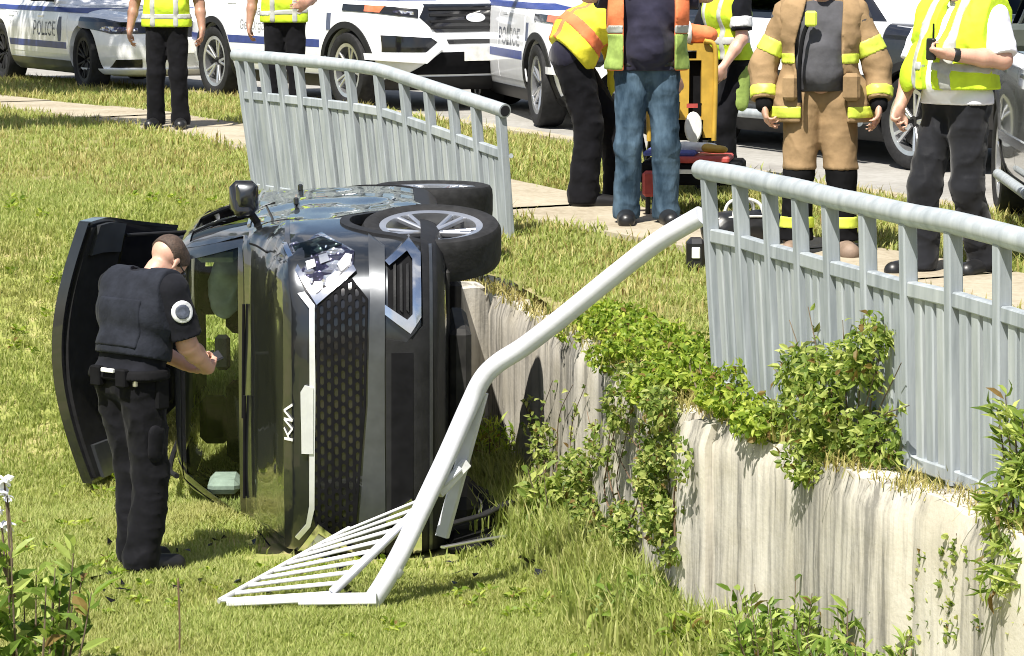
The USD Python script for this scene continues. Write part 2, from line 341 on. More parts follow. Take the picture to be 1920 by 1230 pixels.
def bumps(X, Y):
    p = np.stack([X, Y, np.zeros_like(X)], -1)
    return 0.09 * (meshkit.fbm(p * 0.9, 3, 5) - 0.5) + 0.03 * (meshkit.fbm(p * 4.3, 2, 9) - 0.5)
def amp(Y, up): return np.where(up, 0.55, 0.55 + 0.45 * (1 - sstep((Y - 21) / 2.2)))
def zf(X, Y):
    X, Y = np.asarray(X, float) + 0.0 * np.asarray(Y, float), np.asarray(Y, float) + 0.0 * np.asarray(X, float)
    up = (X > xw(Y) + 0.12) | (Y > 23.3)
    z = np.where(up, z_up(X, Y), z_low(X, Y))
    q = edge_q(X, Y)
    return z + bumps(X, Y) * np.where(q > -0.6, np.clip(-q / 0.6, 0, 1), 1.0) * amp(Y, up)
def sheet(rows):
    n = len(rows[0]); v = np.vstack(rows); f = []
    for k in range(len(rows) - 1):
        i = np.arange(n - 1) + k * n; f.append(np.stack([i, i + 1, i + n + 1, i + n], 1))
    f = np.vstack(f); return v, np.vstack([f[:, [0, 1, 2]], f[:, [0, 2, 3]]])
def spread(a, b, n, near):
    """n values a..b, denser round near."""
    t = np.linspace(-1, 1, n); s = np.sign(t) * np.abs(t) ** 2.2
    x = np.where(s < 0, near + s * (near - a), near + s * (b - near)); return x
Ys = np.concatenate([np.linspace(5, 10, 10), np.linspace(10.1, 23.28, 130)])
lo, hi, far = [], [], []
for y in Ys:
    x1 = xw(y) + 0.10
    X = np.concatenate([np.linspace(-60, -7, 14), np.linspace(-6.8, x1, 110)])
    lo.append(np.c_[X, np.full_like(X, y), z_low(X, np.full_like(X, y)) + bumps(X, np.full_like(X, y)) * amp(np.full_like(X, y), False)])
    X = np.concatenate([x1 + 0.001 + np.linspace(0, 5, 60), np.linspace(x1 + 5.5, 60, 14)])
    Yc = np.full_like(X, y); hi.append(np.c_[X, Yc, zf(X + 0.03, Yc) - 0.03 * (edge_q(X, Yc) > 0.1)])
for y in np.concatenate([np.linspace(23.3, 44, 110), np.geomspace(45, 400, 20)]):
    X = np.concatenate([np.geomspace(300, 12, 10) * -1, np.linspace(-11, 11, 150), np.geomspace(12, 300, 10)])
    Yc = np.full_like(X, y); far.append(np.c_[X, Yc, zf(X, Yc) - 0.03 * (edge_q(X, Yc) > 0.1)])
obj("ground", sheet(lo), "turf_soil", smooth=True, kind="structure")
obj("ground", sheet(hi), "verge_soil", smooth=True, kind="structure")
obj("ground", sheet(far), "verge_soil", smooth=True, kind="structure")

def ribbon(line, off0, off1, step, lift, skirt=0.0):
    """A strip beside a polyline, between two offsets, following the upper ground."""
    L = LineString(line); n = max(2, int(L.length / step)); ra, rb = [], []
    for k in range(n + 1):
        p = np.array(L.interpolate(k / n, True).coords[0]); q = np.array(L.interpolate(min(1, k / n + 1e-3), True).coords[0]) - np.array(L.interpolate(max(0, k / n - 1e-3), True).coords[0])
        nn = np.array([-q[1], q[0]]); nn /= np.linalg.norm(nn)
        for r, o in ((ra, off0), (rb, off1)):
            w = p + nn * o; r.append([w[0], w[1], float(z_up(w[0], w[1])) + lift])
    rows = [np.array(ra), np.array(rb)]
    if skirt: rows = [np.array(ra) - [0, 0, skirt]] + rows + [np.array(rb) - [0, 0, skirt]]
    return sheet(rows)
obj("road", ribbon(EDGE, 0.0, 16.0, 0.8, 0.012), "road_surface", smooth=True, kind="structure")
kerb = thing("kerb", None, None); tag(kerb, kind="structure")
Ls = LineString(EDGE); s0 = Ls.project(Point(-8, 43.4)); 
for k in range(14):
    seg = [Ls.interpolate(s0 + k * 2.2 + d).coords[0] for d in (0.006, 1.1, 2.194)]
    obj("kerb_stone", ribbon(seg, -0.19, 0.0, 0.5, 0.035, 0.1), "path_concrete", kerb)
WALK = [(-9.0, 39.8), (-5.4, 33.5), (-2.54, 29.0), (0.10, 23.1), (1.15, 21.2), (2.45, 19.0), (4.2, 16.0)]
walk = thing("sidewalk", None, None); tag(walk, kind="structure")
Lw = LineString(WALK)
for k in range(int(Lw.length / 1.5)):
    seg = [Lw.interpolate(k * 1.5 + d).coords[0] for d in (0.012, 0.75, 1.488)]
    obj("slab", ribbon(seg, -0.52, 0.52, 0.4, 0.022 + 0.006 * math.sin(k * 2.3), 0.12), "path_concrete", walk)

# ---------------------------------------------------------------- retaining wall
wall = thing("retaining_wall", "long weathered concrete retaining wall with dirt streaks and ivy below the railings", "wall")
def wall_panel(s_from, s_to, th, proud=0.0, top_add=0.0, seed=0, step=0.07, ribs=0.003):
    L = LineString(WALL); n = max(3, int((s_to - s_from) / step)); zs = np.linspace(0, 1, 16); front, back = [], []
    pts, nor = [], []
    for k in range(n + 1):
        s = s_from + (s_to - s_from) * k / n
        p = np.array(L.interpolate(s).coords[0]); q = np.array(L.interpolate(s + 0.05).coords[0]) - np.array(L.interpolate(s - 0.05).coords[0])
        nn = np.array([q[1], -q[0]]); nn /= np.linalg.norm(nn)     # towards the upper ground is -nn
        pts.append(p); nor.append(nn)
    pts, nor = np.array(pts), np.array(nor)
    if nor[0][0] > 0: nor = -nor                                    # the face looks towards -x, to the lower ground
    rows = []
    s = np.linspace(s_from, s_to, n + 1)
    chip = meshkit.fbm(np.c_[s * 2.2, np.full(n + 1, seed), np.zeros(n + 1)], 4, seed)
    top = 1.065 + top_add - 0.13 * np.clip(chip - 0.45, 0, 1) - 0.03 * meshkit.noise(np.c_[s * 9, np.zeros(n + 1), np.zeros(n + 1)], 3) + z_up(pts[:, 0], pts[:, 1]) * 0.35 - 0.36
    for z in zs:
        Z = -0.5 + (top + 0.5) * z
        rib = ribs * (meshkit.fbm(np.c_[s * 5.0, Z * 0.22, np.full(n + 1, seed + 4.5)], 3, seed + 2) - 0.5) + 0.012 * (meshkit.noise(np.c_[s * 16, Z * 9, Z * 0], 8) - 0.5)
        o = proud + rib - 0.03 * (z > 0.99)
        rows.append(np.c_[pts + nor * o[:, None], Z])
    for d, dz in ((-0.10, 0.008), (-th, 0.0), (-th, -1.2)):
        rows.append(np.c_[pts + nor * d, (top + dz) if dz > -1 else np.full(n + 1, -0.5)])
    v, f = sheet(rows); f = f[:, ::-1]
    m = len(rows)
    for e in (0, n):                                                # end caps
        idx = [r * (n + 1) + e for r in range(m)]
        c = len(v); v = np.vstack([v, v[idx].mean(0)[None]])
        f = np.vstack([f, [[idx[i], idx[(i + 1) % m], c] if e else [idx[(i + 1) % m], idx[i], c] for i in range(m)]])
    return v, f
_LW = LineString(WALL)
def ws(px, py): return _LW.project(Point(*atz(px, py, 1.05)[:2]))
sa, sb, sc, sd, se = 0.0, ws(915, 560), ws(1278, 768), ws(1335, 785), ws(1735, 918)
obj("wall_panel", wall_panel(sa, sb - 0.012, 0.24, 0.03, 0.05, 1), "wall_concrete", wall, 40)
obj("wall_panel", wall_panel(sb + 0.012, sc, 0.24, 0.0, 0.0, 2), "wall_concrete", wall, 40)
obj("pilaster", wall_panel(sc + 0.004, sd, 0.27, 0.035, -0.02, 3, 0.04), "wall_concrete", wall, 40)
obj("wall_panel", wall_panel(sd + 0.004, se - 0.012, 0.24, 0.0, -0.01, 4, ribs=0.005), "wall_concrete", wall, 40)
obj("wall_panel", wall_panel(se + 0.012, _LW.length - 0.2, 0.24, 0.035, 0.0, 6, ribs=0.010), "wall_concrete", wall, 40)

# ---------------------------------------------------------------- railings
def railing(name, label, tops, lean, post_at, ends, extra=0.12, between=3, rail_r=0.046):
    """tops: points of the top rail's axis; lean: vectors from the top to the foot at both ends; post_at: parameters along the rail."""
    t = thing(name, label, "railing")
    path = curve(tops, 10); d = np.r_[0, np.cumsum(np.linalg.norm(np.diff(path, axis=0), axis=1))]; L = d[-1]
    def P(s): return np.array([np.interp(s, d, path[:, i]) for i in range(3)])
    def foot(s): return lean[0] + (lean[1] - lean[0]) * s / L
    s = np.linspace(0, L, int(L / 0.06)); pts = np.array([P(x) for x in s])
    dent = 1 + 0.03 * (meshkit.noise(np.c_[s * 7, s * 0, s * 0], 4) - 0.5)
    obj("top_rail", tube(pts, rail_r * dent, 18), "galvanised", t, 50)
    along = lambda x: (P(min(L, x + 0.02)) - P(max(0, x - 0.02)))
    ps = post_at(d, path)
    for k, x in enumerate(ps):
        top, ft = P(x) - [0, 0, rail_r * 0.75], foot(x)
        a = along(x); a = a / np.linalg.norm(a)
        obj("post", bar(top, top + ft * (1.03 - rail_r) / 1.03, 0.062, 0.052, up=a), "grey_paint_bar", t)
    for j in range(len(ps) - 1):
        x0, x1 = ps[j], ps[j + 1]
        for fr, nm, h in ((0.285, "mid_rail", 0.062), (0.955, "bottom_rail", 0.055)):
            a, b = P(x0) + foot(x0) * fr, P(x1) + foot(x1) * fr; u = (b - a) / np.linalg.norm(b - a)
            obj(nm, bar(a + u * 0.027, b - u * 0.027, 0.046, h), "grey_paint_bar" if j % 3 else "galvanised", t)
        for i in range(between):
            x = x0 + (x1 - x0) * (i + 1) / (between + 1); a, b = P(x) + foot(x) * 0.312, P(x) + foot(x) * 0.93
            u = along(x); u = u / np.linalg.norm(u)
            obj("slat", bar(a, b, 0.026, 0.060 + 0.006 * ((i + j) % 2), up=u), "grey_paint_bar" if (i + j) % 2 else "galvanised", t)
    return t, P, foot, L
def by_px(pxs):
    def f(d, path):
        v = path - [0, 0, CAM_H]; px = 960 + FPX * v[:, 0] / (v[:, 1] * CP - v[:, 2] * SP)
        return [float(np.interp(x, px, d)) for x in pxs]
    return f
lt = [at(x, y, Y) for x, y, Y in ((441, 103, 23.75), (558, 113, 23.05), (655, 123, 22.6), (710, 131, 22.28), (758, 146, 22.0), (803, 161, 21.72), (849, 176, 21.45), (892, 190, 21.2), (947, 208, 20.9))]
rail_l, PL, FL, LL = railing("railing", "grey metal railing behind the overturned car, left of the gap, ending in an open pipe", lt,
                     [np.array([0.13, 0, -1.02]), np.array([0.07, 0, -1.03])], by_px((449, 466, 493, 525, 559, 606, 655, 709, 757, 803, 849, 892, 939)), None)
e = PL(LL); u = PL(LL) - PL(LL - 0.05); u /= np.linalg.norm(u)
obj("pipe_bore", tube([e - u * 0.01, e + u * 0.002], 0.036, 18), "dark_hole", rail_l)
bt = PL(LL - 0.02) + FL(LL) * 0.285
obj("bolt", lathe([(0, 0.014), (0.012, 0.014), (0.016, 0.006), (0.016, -0.02), (0, -0.02)], 6, "y"), "galvanised", rail_l)
stage.GetPrimAtPath(str(rail_l.GetPath()) + "/bolt").GetAttribute("points").Set(Vt.Vec3fArray.FromNumpy((np.array(stage.GetPrimAtPath(str(rail_l.GetPath()) + "/bolt").GetAttribute("points").Get()) + bt + np.array([0.03, -0.045, 0])).astype(np.float32)))
def ry(t): return 14.55 - 2.65 * t
rt = [at(x, y, ry(t)) for x, y, t in ((1313, 318, -0.03), (1390, 331, 0.125), (1446, 345, 0.25), (1504, 357, 0.375), (1565, 372, 0.5), (1636, 387, 0.625), (1710, 404, 0.75), (1790, 418, 0.875), (1878, 440, 1.0), (1975, 466, 1.125), (2085, 494, 1.25), (2210, 524, 1.375))]
rail_r, PR, FR, LR = railing("railing", "grey metal railing on the wall in front of the firefighter, right of the gap", rt,
                     [np.array([0.07, 0, -1.03]), np.array([0.0, 0, -1.03])], by_px((1328, 1387, 1443, 1499, 1556, 1626, 1702, 1787, 1879, 1975, 2085, 2195)), None)
obj("end_cap", lathe([(0, 0.0), (0.03, -0.012), (0.044, -0.03)], 16), "galvanised", rail_r)
_p = stage.GetPrimAtPath(str(rail_r.GetPath()) + "/end_cap"); e = PR(0); u = PR(0) - PR(0.05); F = frame(u)
_p.GetAttribute("points").Set(Vt.Vec3fArray.FromNumpy((np.array(_p.GetAttribute("points").Get()) @ F.T + e + 0.03 * F[:, 2]).astype(np.float32)))

# the length of railing that the car tore down
br = thing("broken_railing", "torn down pale grey railing bent to the grass in front of the overturned car", "railing")
bp = [at(1316, 404, 14.72), at(1235, 452, 14.85), at(1150, 517, 14.98), at(1060, 590, 15.1), at(985, 648, 15.2), at(935, 680, 15.25), at(905, 710, 15.27), at(880, 760, 15.27), at(840, 850, 15.2), at(800, 935, 15.1), at(755, 1030, 15.0), at(722, 1090, 14.95), at(688, 1142, 14.93)]
obj("top_rail", tube(curve(bp, 6), 0.047, 18), "pale_pipe", br, 50)
obj("coupling", tube([at(742, 1062, 14.98), at(733, 1075, 14.97)], 0.050, 18), "pale_pipe", br, 50)
def MR(t): return at(622 + (862 - 622) * t, 1112 + (880 - 1112) * t, 14.93 + 0.3 * t)
def BR(t): return at(410 + (655 - 410) * t, 1127 + (991 - 1127) * t, 14.86 + 0.6 * t)
obj("mid_rail", bar(MR(0), MR(1), 0.035, 0.07, up=(0.55, -0.3, 0.75)), "pale_pipe", br)
obj("bottom_rail", bar(BR(0), BR(1), 0.02, 0.03, up=(0.55, -0.3, 0.75)), "white_bar", br)
for k in range(9):
    t = k / 8
    obj("slat", bar(MR(0.70 * t), BR(0.01 + 0.80 * t), 0.024, 0.014, up=(0.3, -0.25, 0.9)), "white_bar", br)
obj("slat", bar(MR(0.80), BR(0.97), 0.024, 0.014, up=(0.3, -0.25, 0.9)), "white_bar", br)
obj("post", bar(at(706, 1122, 14.88), at(560, 1124, 14.90), 0.05, 0.05), "white_bar", br)
obj("post", bar(at(560, 1124, 14.90), at(425, 1131, 14.88), 0.05, 0.028), "white_bar", br)
obj("post", bar(at(903, 735, 15.33), at(829, 1006, 15.30), 0.062, 0.05, up=(0.3, 1, 0)), "pale_pipe", br)
obj("bracket", bar(at(875, 868, 15.26), at(822, 925, 15.16), 0.05, 0.04, up=(0, 1, 0.3)), "white_bar", br)
# ---------------------------------------------------------------- vehicles
from scipy.interpolate import PchipInterpolator
class Stack:
    """A car shell as plan outlines over height: rows of (z, front x, rear x, half width, nose exponent)."""
    def __init__(self, rows, n=120):
        R = np.array(rows, float); self.z0, self.z1, self.n = R[0, 0], R[-1, 0], n
        self.f = PchipInterpolator(R[:, 0], R[:, 1:])
        self.zs = np.unique(np.concatenate([np.linspace(self.z0, self.z1, 26), R[:, 0]]))
    def solid(self, off=0.0, z0=None, z1=None):
        zs = self.zs; 
        if z0 is not None or z1 is not None:
            a, b = self.z0 if z0 is None else z0, self.z1 if z1 is None else z1
            zs = np.unique(np.concatenate([zs[(zs > a) & (zs < b)], [a, b]]))
        th = np.linspace(0, 2 * np.pi, self.n, endpoint=False) + 1e-3; c, s = np.cos(th), np.sin(th); v = []
        for z in zs:
            xf, xr, w, e = self.f(np.clip(z, self.z0, self.z1)); a, xc = (xf - xr) / 2 + off, (xf + xr) / 2
            v.append(np.c_[xc + a * np.sign(c) * np.abs(c) ** (2 / e), (w + off) * np.sign(s) * np.abs(s) ** (2 / e), np.full(self.n, z)])
        n = self.n; f = []
        for k in range(len(zs) - 1):
            for i in range(n):
                j = (i + 1) % n; f += [[k*n+i, k*n+j, k*n+n+j], [k*n+i, k*n+n+j, k*n+n+i]]
        N = len(zs) * n; v = np.vstack(v + [[[v[0][:, 0].mean(), 0, zs[0]], [v[-1][:, 0].mean(), 0, zs[-1]]]])
        for i in range(n):
            j = (i + 1) % n; f += [[N, j, i], [N + 1, (len(zs)-1)*n + i, (len(zs)-1)*n + j]]
        return man(v, f)
class Veh:
    def __init__(self, low, green):
        self.low, self.green = Stack(low), Stack(green); self._c = {}
    def S(self, off, which="low"):
        k = (round(off, 4), which)
        if k not in self._c:
            s = getattr(self, which); zpad = 0.0
            self._c[k] = s.solid(off)
        return self._c[k]
    def skin(self, prism, o1=0.004, o0=-0.012, which="low"):
        return (self.S(o1, which) - self.S(o0, which)) ^ prism
def front(pts): return poly_prism(np.array(pts, float), "x", -1.0, 0.6)
def rear(pts, L): return poly_prism(np.array(pts, float), "x", -L - 0.6, -L + 0.7)
def side(pts, s): return poly_prism(np.array(pts, float), "y", 0.3, 1.4) if s > 0 else poly_prism(np.array(pts, float), "y", -1.4, -0.3)
def text_solid(text, height, bold, put):
    t = meshkit.text_mesh(text, height, 0.8, bold); ms = []
    for c in t.split(only_watertight=False):
        v, f = np.array(c.vertices), np.array(c.faces); v = put(v)
        k = man(v, f)
        if k.is_empty() or k.volume() < 0: k = man(v, f[:, ::-1])
        ms.append(k)
    return m3.Manifold.batch_boolean(ms, m3.OpType.Add)
def flank_text(V, text, x, z, h, bold=True, xs=1.0):
    """Lettering on the right flank (y < 0), reading towards the front."""
    return V.skin(text_solid(text, h, bold, lambda v: np.c_[x + xs * v[:, 0], -1.3 + v[:, 2], z + v[:, 1]]), 0.003, -0.006)
def tyre_mesh(r, w, rim):
    k = 0.018
    p = [(rim, -w*0.42), (rim + 0.02, -w*0.47), (r - 0.05, -w*0.5), (r - k, -w*0.46), (r - 0.004, -w*0.36), (r, -w*0.2), (r, w*0.2), (r - 0.004, w*0.36), (r - k, w*0.46), (r - 0.05, w*0.5), (rim + 0.02, w*0.47), (rim, w*0.42)]
    v, f = lathe(p, 56, "y")
    return v, f
def rim_mesh(r, w, spokes, twin=True):
    out = w * 0.36; ms = [lathe([(r, out + 0.012), (r - 0.012, out + 0.016), (r - 0.03, out - 0.01), (r - 0.035, -w*0.4), (r, -w*0.42)], 56, "y")]
    ms.append(lathe([(0.0, out - 0.012), (0.03, out - 0.012), (0.06, out - 0.03), (0.075, out - 0.06), (0.0, out - 0.07)], 24, "y"))
    for k in range(spokes):
        a = 2 * np.pi * k / spokes
        for d in ((-0.16, 0.16) if twin else (0.0,)):
            i, o = 0.05, r - 0.02
            p0 = np.array([i * math.cos(a + d * 0.5), -(out - 0.03), i * math.sin(a + d * 0.5)]); p1 = np.array([o * math.cos(a + d), -(out - 0.004), o * math.sin(a + d)])
            ms.append(bar(p0, p1, 0.026 if twin else 0.06, 0.03, up=(0, 1, 0)))
    m = cat(ms); v = m[0].copy(); return v * [1, 1, 1], m[1]
def wheel(parent, x, y, z, r, w=0.24, rim=None, spokes=5, steer=0.0, mats=("rubber", "alloy"), twin=True, cap=None):
    """A road wheel: the tyre with its rim; the outer side looks to the sign of y."""
    rim = rim or r * 0.70; s = 1 if y > 0 else -1; a = math.radians(steer)
    R = np.array([[math.cos(a), -math.sin(a), 0], [math.sin(a), math.cos(a), 0], [0, 0, 1.0]])
    def put(m):
        v, f = arr(m); v = v.copy()
        if s > 0: v[:, 1] *= -1; f = f[:, ::-1]
        return v @ R.T + [x, y, z], f
    # local outer side is -y
    t = obj("wheel", put(tyre_mesh(r, w, rim)), mats[0], parent, 40)
    rv, rf = rim_mesh(rim, w, spokes, twin)
    obj("rim", put((rv, rf)), mats[1], t, 40)
    obj("brake_disc", put(lathe([(0.0, 0.0), (rim * 0.75, 0.0), (rim * 0.75, -0.03), (0, -0.03)], 32, "y")), "underbody", t, 40)
    if cap: obj("hub_cap", put(lathe([(0.0, w*0.36+0.03), (cap*0.7, w*0.36 + 0.025), (cap, w*0.36 - 0.02)], 24, "y")), "alloy", t, 40)
    return t
def lathe_fix(): pass

SUV_LOW = [(0.20, -0.22, -4.80, 0.86, 5), (0.30, -0.09, -4.92, 0.94, 5), (0.45, -0.02, -4.98, 0.985, 5), (0.62, 0.0, -5.0, 1.0, 5), (0.80, -0.03, -4.99, 0.995, 5), (0.95, -0.06, -4.98, 0.985, 5),
           (1.03, -0.10, -4.97, 0.975, 5), (1.07, -0.20, -4.96, 0.965, 5), (1.11, -0.5, -4.95, 0.95, 5.5), (1.15, -0.9, -4.94, 0.935, 6), (1.18, -1.28, -4.92, 0.915, 6.5)]
SUV_GREEN = [(1.10, -1.02, -4.94, 0.925, 7), (1.18, -1.22, -4.92, 0.912, 7), (1.40, -1.62, -4.85, 0.83, 7), (1.62, -2.02, -4.75, 0.73, 7), (1.70, -2.22, -4.65, 0.68, 6), (1.75, -2.6, -4.4, 0.60, 5), (1.77, -3.1, -4.0, 0.4, 4)]
CAR_LOW = [(0.18, -0.25, -4.85, 0.80, 5), (0.26, -0.08, -4.97, 0.89, 5), (0.40, -0.01, -5.03, 0.94, 5), (0.52, 0.0, -5.05, 0.95, 5), (0.66, -0.05, -5.05, 0.95, 5), (0.78, -0.12, -5.03, 0.94, 5),
           (0.83, -0.25, -5.0, 0.93, 5), (0.88, -0.6, -4.95, 0.92, 5.5), (0.93, -1.0, -4.85, 0.90, 6), (0.97, -1.35, -4.7, 0.88, 6.5)]
CAR_GREEN = [(0.90, -1.1, -4.75, 0.89, 7), (0.97, -1.35, -4.6, 0.88, 7), (1.15, -1.75, -4.35, 0.79, 7), (1.32, -2.1, -4.05, 0.70, 6), (1.42, -2.4, -3.7, 0.62, 5), (1.46, -2.8, -3.3, 0.4, 4)]
V_SUV, V_CAR = Veh(SUV_LOW, SUV_GREEN), Veh(CAR_LOW, CAR_GREEN)

def road_vehicle(name, label, cat_, V, loc, rz, kind, mats=("white_paint", "tinted_glass"), group=None, stripes=True, rims=("rubber", "alloy"), front_kind="suv", text=True):
    t = thing(name, label, cat_, loc, rz, group)
    suv = kind == "suv"; L = 5.0 if suv else 5.05; r = 0.385 if suv else 0.355; ax = (-0.93, -3.95) if suv else (-0.90, -3.95); ar = r + 0.055
    zb, zt = V.low.z1, V.green.z1; paint = mats[0]
    body = V.S(0.0)
    for x in ax:
        for s in (-1, 1):
            body = body - cyl_y(x, r - 0.01, ar, 0.62 if s > 0 else -1.2, 1.2 if s > 0 else -0.62)
    obj("body", body, paint, t, 32)
    # pillars and roof over open windows
    cab = V.S(0.0, "green") - V.S(-0.045, "green")
    zw = zb + 0.035; ztop = zt - (0.15 if suv else 0.12)
    fz = V.green.f
    wsp = poly_prism(np.array([(-0.80, zw), (0.80, zw), (0.62, ztop), (-0.62, ztop)]), "x", -2.35, 0.2)
    rsp = poly_prism(np.array([(-0.72, zw), (0.72, zw), (0.55, ztop), (-0.55, ztop)]), "x", -6, -3.9 if not suv else -4.5)
    xA, xA2 = fz(zw)[0] - 0.30, fz(ztop)[0] - 0.12; xB = -2.62; xC = -3.75
    sw = [[(xA, zw), (xB + 0.05, zw), (xB + 0.02, ztop), (xA2, ztop)], [(xB - 0.05, zw), (xC, zw), (xC - (0.0 if suv else -0.12), ztop), (xB - 0.07, ztop)]]
    if suv: sw.append([(xC - 0.09, zw), (-4.72, zw), (-4.45, ztop), (xC - 0.09, ztop)])
    cut = [wsp, rsp]
    for q in sw: cut += [poly_prism(np.array(q), "y", -1.3, 1.3)]
    obj("cabin", cab - m3.Manifold.batch_boolean(cut, m3.OpType.Add), paint, t, 32)
    pane = V.S(-0.014, "green") - V.S(-0.019, "green")
    obj("windshield", pane ^ wsp, mats[1], t, 32); obj("rear_window", pane ^ rsp, mats[1], t, 32)
    for q in sw:
        for s in (-1, 1): obj("side_window", pane ^ side(q, s), "dark_glass", t, 32)
    for s in (-1, 1):
        for q in ([(-1.32, 0.40), (xB, 0.40), (xB, zb - 0.03), (xA - 0.05, zb - 0.03), (-1.40, 0.9 * zb)], [(xB - 0.012, 0.40), (ax[1] + ar + 0.12, 0.40), (-3.72, 0.75 * zb), (-3.75, zb - 0.03), (xB - 0.012, zb - 0.03)]):
            d = obj("door", V.skin(side(q, s), 0.003, -0.01), paint, t, 32)
            hx = q[2][0] if q[2][0] < q[0][0] - 0.5 else q[3][0]
            hx = min(p[0] for p in q) + 0.18
            hz = zb - 0.16; w = float(V.low.f(hz)[2])
            obj("handle", box(hx, hx + 0.22, s * w - 0.01, s * w + 0.03, hz - 0.015, hz + 0.02, 0.008), paint, d)
        wz = V.low.f(zb - 0.04)[2]
        mx = fz(zw)[0] - 0.55
        mir = obj("mirror", box(mx - 0.14, mx, s * (wz + 0.03) if s > 0 else s * (wz + 0.26), s * (wz + 0.26) if s > 0 else s * (wz + 0.03), zb + 0.02, zb + 0.19, 0.035), paint if kind == "suv" else "black_plastic", t, 30)
        obj("mirror_arm", box(mx - 0.1, mx - 0.04, min(s * (wz - 0.04), s * (wz + 0.06)), max(s * (wz - 0.04), s * (wz + 0.06)), zb + 0.01, zb + 0.07, 0.01), "black_plastic", mir)
        # sill
        obj("sill", V.skin(side([(ax[0] - ar - 0.02, 0.16), (ax[1] + ar + 0.02, 0.16), (ax[1] + ar + 0.02, 0.33), (ax[0] - ar - 0.02, 0.33)], s), 0.008, -0.02), "black_plastic" if suv else "bumper_satin", t, 32)
        for x in ax:
            if suv:
                ringp = cyl_y(x, r - 0.01, ar + 0.055, 0.3, 1.4) - cyl_y(x, r - 0.01, ar - 0.01, 0.2, 1.5)
                if s < 0: ringp = ringp.mirror((0, 1, 0))
                obj("arch_trim", V.skin(ringp ^ box(-9, 9, -2, 2, 0.22, 2), 0.012, -0.03), "black_plastic", t, 32)
            wheel(t, x, s * ((1.0 if suv else 0.95) - 0.145), r, r, 0.25, spokes=5 if suv else 7, mats=rims, cap=None if suv else 0.085)
        # stripe along the flank
        if stripes:
            obj("stripe", V.skin(side([(ax[0] - ar - 0.07, 0.60 if suv else 0.46), (-4.9, 0.60 if suv else 0.46), (-4.9, 0.68 if suv else 0.535), (ax[0] - ar - 0.07, 0.68 if suv else 0.535)], s) - cyl_y(ax[1], r, ar + 0.06, -2, 2), 0.0045, -0.006), "blue_stripe", t, 32)
            obj("stripe", V.skin(side([(-0.25 if suv else -0.9, zb - 0.10), (-4.7, zb - 0.10), (-4.7, zb - 0.045), (-0.9, zb - 0.045)], s), 0.007, -0.006), "blue_stripe", t, 32)
    # front
    if suv:
        g = obj("grille", V.skin(front([(-0.60, 0.92), (-0.52, 1.05), (0.52, 1.05), (0.60, 0.92), (0.45, 0.775), (-0.45, 0.775)]), 0.006, -0.02), "gloss_black", t, 32)
        for k in range(4):
            z = 0.81 + k * 0.06; obj("grille_bar", V.skin(front([(-0.5, z), (0.5, z), (0.5, z + 0.022), (-0.5, z + 0.022)]), 0.018, -0.01), "black_plastic", g, 32)
        obj("emblem", V.skin(front([(0.11 * math.cos(a), 0.915 + 0.045 * math.sin(a)) for a in np.linspace(0, 2 * np.pi, 24, endpoint=False)]), 0.026, 0.0), "chrome", g, 32)
        for s in (-1, 1):
            hl = obj("headlight", V.skin(front([(s * 0.615, 0.915), (s * 0.60, 1.0), (s * 0.99, 1.045), (s * 1.0, 0.98), (s * 0.80, 0.94)]), 0.008, -0.02), "gloss_black", t, 32)
            obj("reflector", V.skin(front([(s * 0.65, 0.945), (s * 0.65, 0.975), (s * 0.80, 0.995), (s * 0.80, 0.965)]), 0.010, 0.0), "lamp_lens", hl, 32)
            obj("marker_lamp", V.skin(side([(-0.62, 0.975), (-0.40, 0.965), (-0.36, 1.03), (-0.62, 1.035)], s), 0.010, -0.01), "amber_lens", hl, 32)
            obj("fog_opening", V.skin(front([(s * 0.88, 0.58), (s * 0.88, 0.745), (s * 0.50, 0.72), (s * 0.44, 0.68), (s * 0.56, 0.58)]), 0.004, -0.02), "gloss_black", t, 32)
            obj("bumper_blade", V.skin(front([(s * 0.95, 0.50), (s * 0.95, 0.565), (s * 0.60, 0.55), (s * 0.43, 0.66), (s * 0.40, 0.62), (s * 0.56, 0.47)]), 0.035, 0.0), paint, t, 32)
            obj("fender_badge", V.skin(side([(-1.30, 0.78), (-1.22, 0.78), (-1.22, 0.95), (-1.30, 0.95)], s), 0.006, -0.005), "lettering", t, 32)
        obj("slot", V.skin(front([(-0.32, 0.66), (0.32, 0.66), (0.34, 0.705), (-0.34, 0.705)]), 0.004, -0.01), "gloss_black", t, 32)
        obj("lower_intake", V.skin(front([(-0.72, 0.36), (0.72, 0.36), (0.40, 0.58), (-0.40, 0.58)]), 0.005, -0.03), "matte_black", t, 32)
        obj("skid_plate", V.skin(front([(-0.9, 0.20), (0.9, 0.20), (0.8, 0.34), (-0.8, 0.34)]), 0.012, -0.03), "black_plastic", t, 32)
        pl = obj("number_plate", box(0.012, 0.022, -0.15, 0.15, 0.49, 0.64, 0.003), "equipment_white", t)
        ml = []
        for k in range(6): ml.append(box(0.0222, 0.0235, -0.11 + 0.038 * k, -0.085 + 0.038 * k, 0.53, 0.60))
        obj("bonnet_line", V.skin(side([(-0.12, 1.055), (-1.2, 1.135), (-1.2, 1.141), (-0.12, 1.061)], -1), 0.002, -0.004), "grey_lettering", t, 32)
    else:
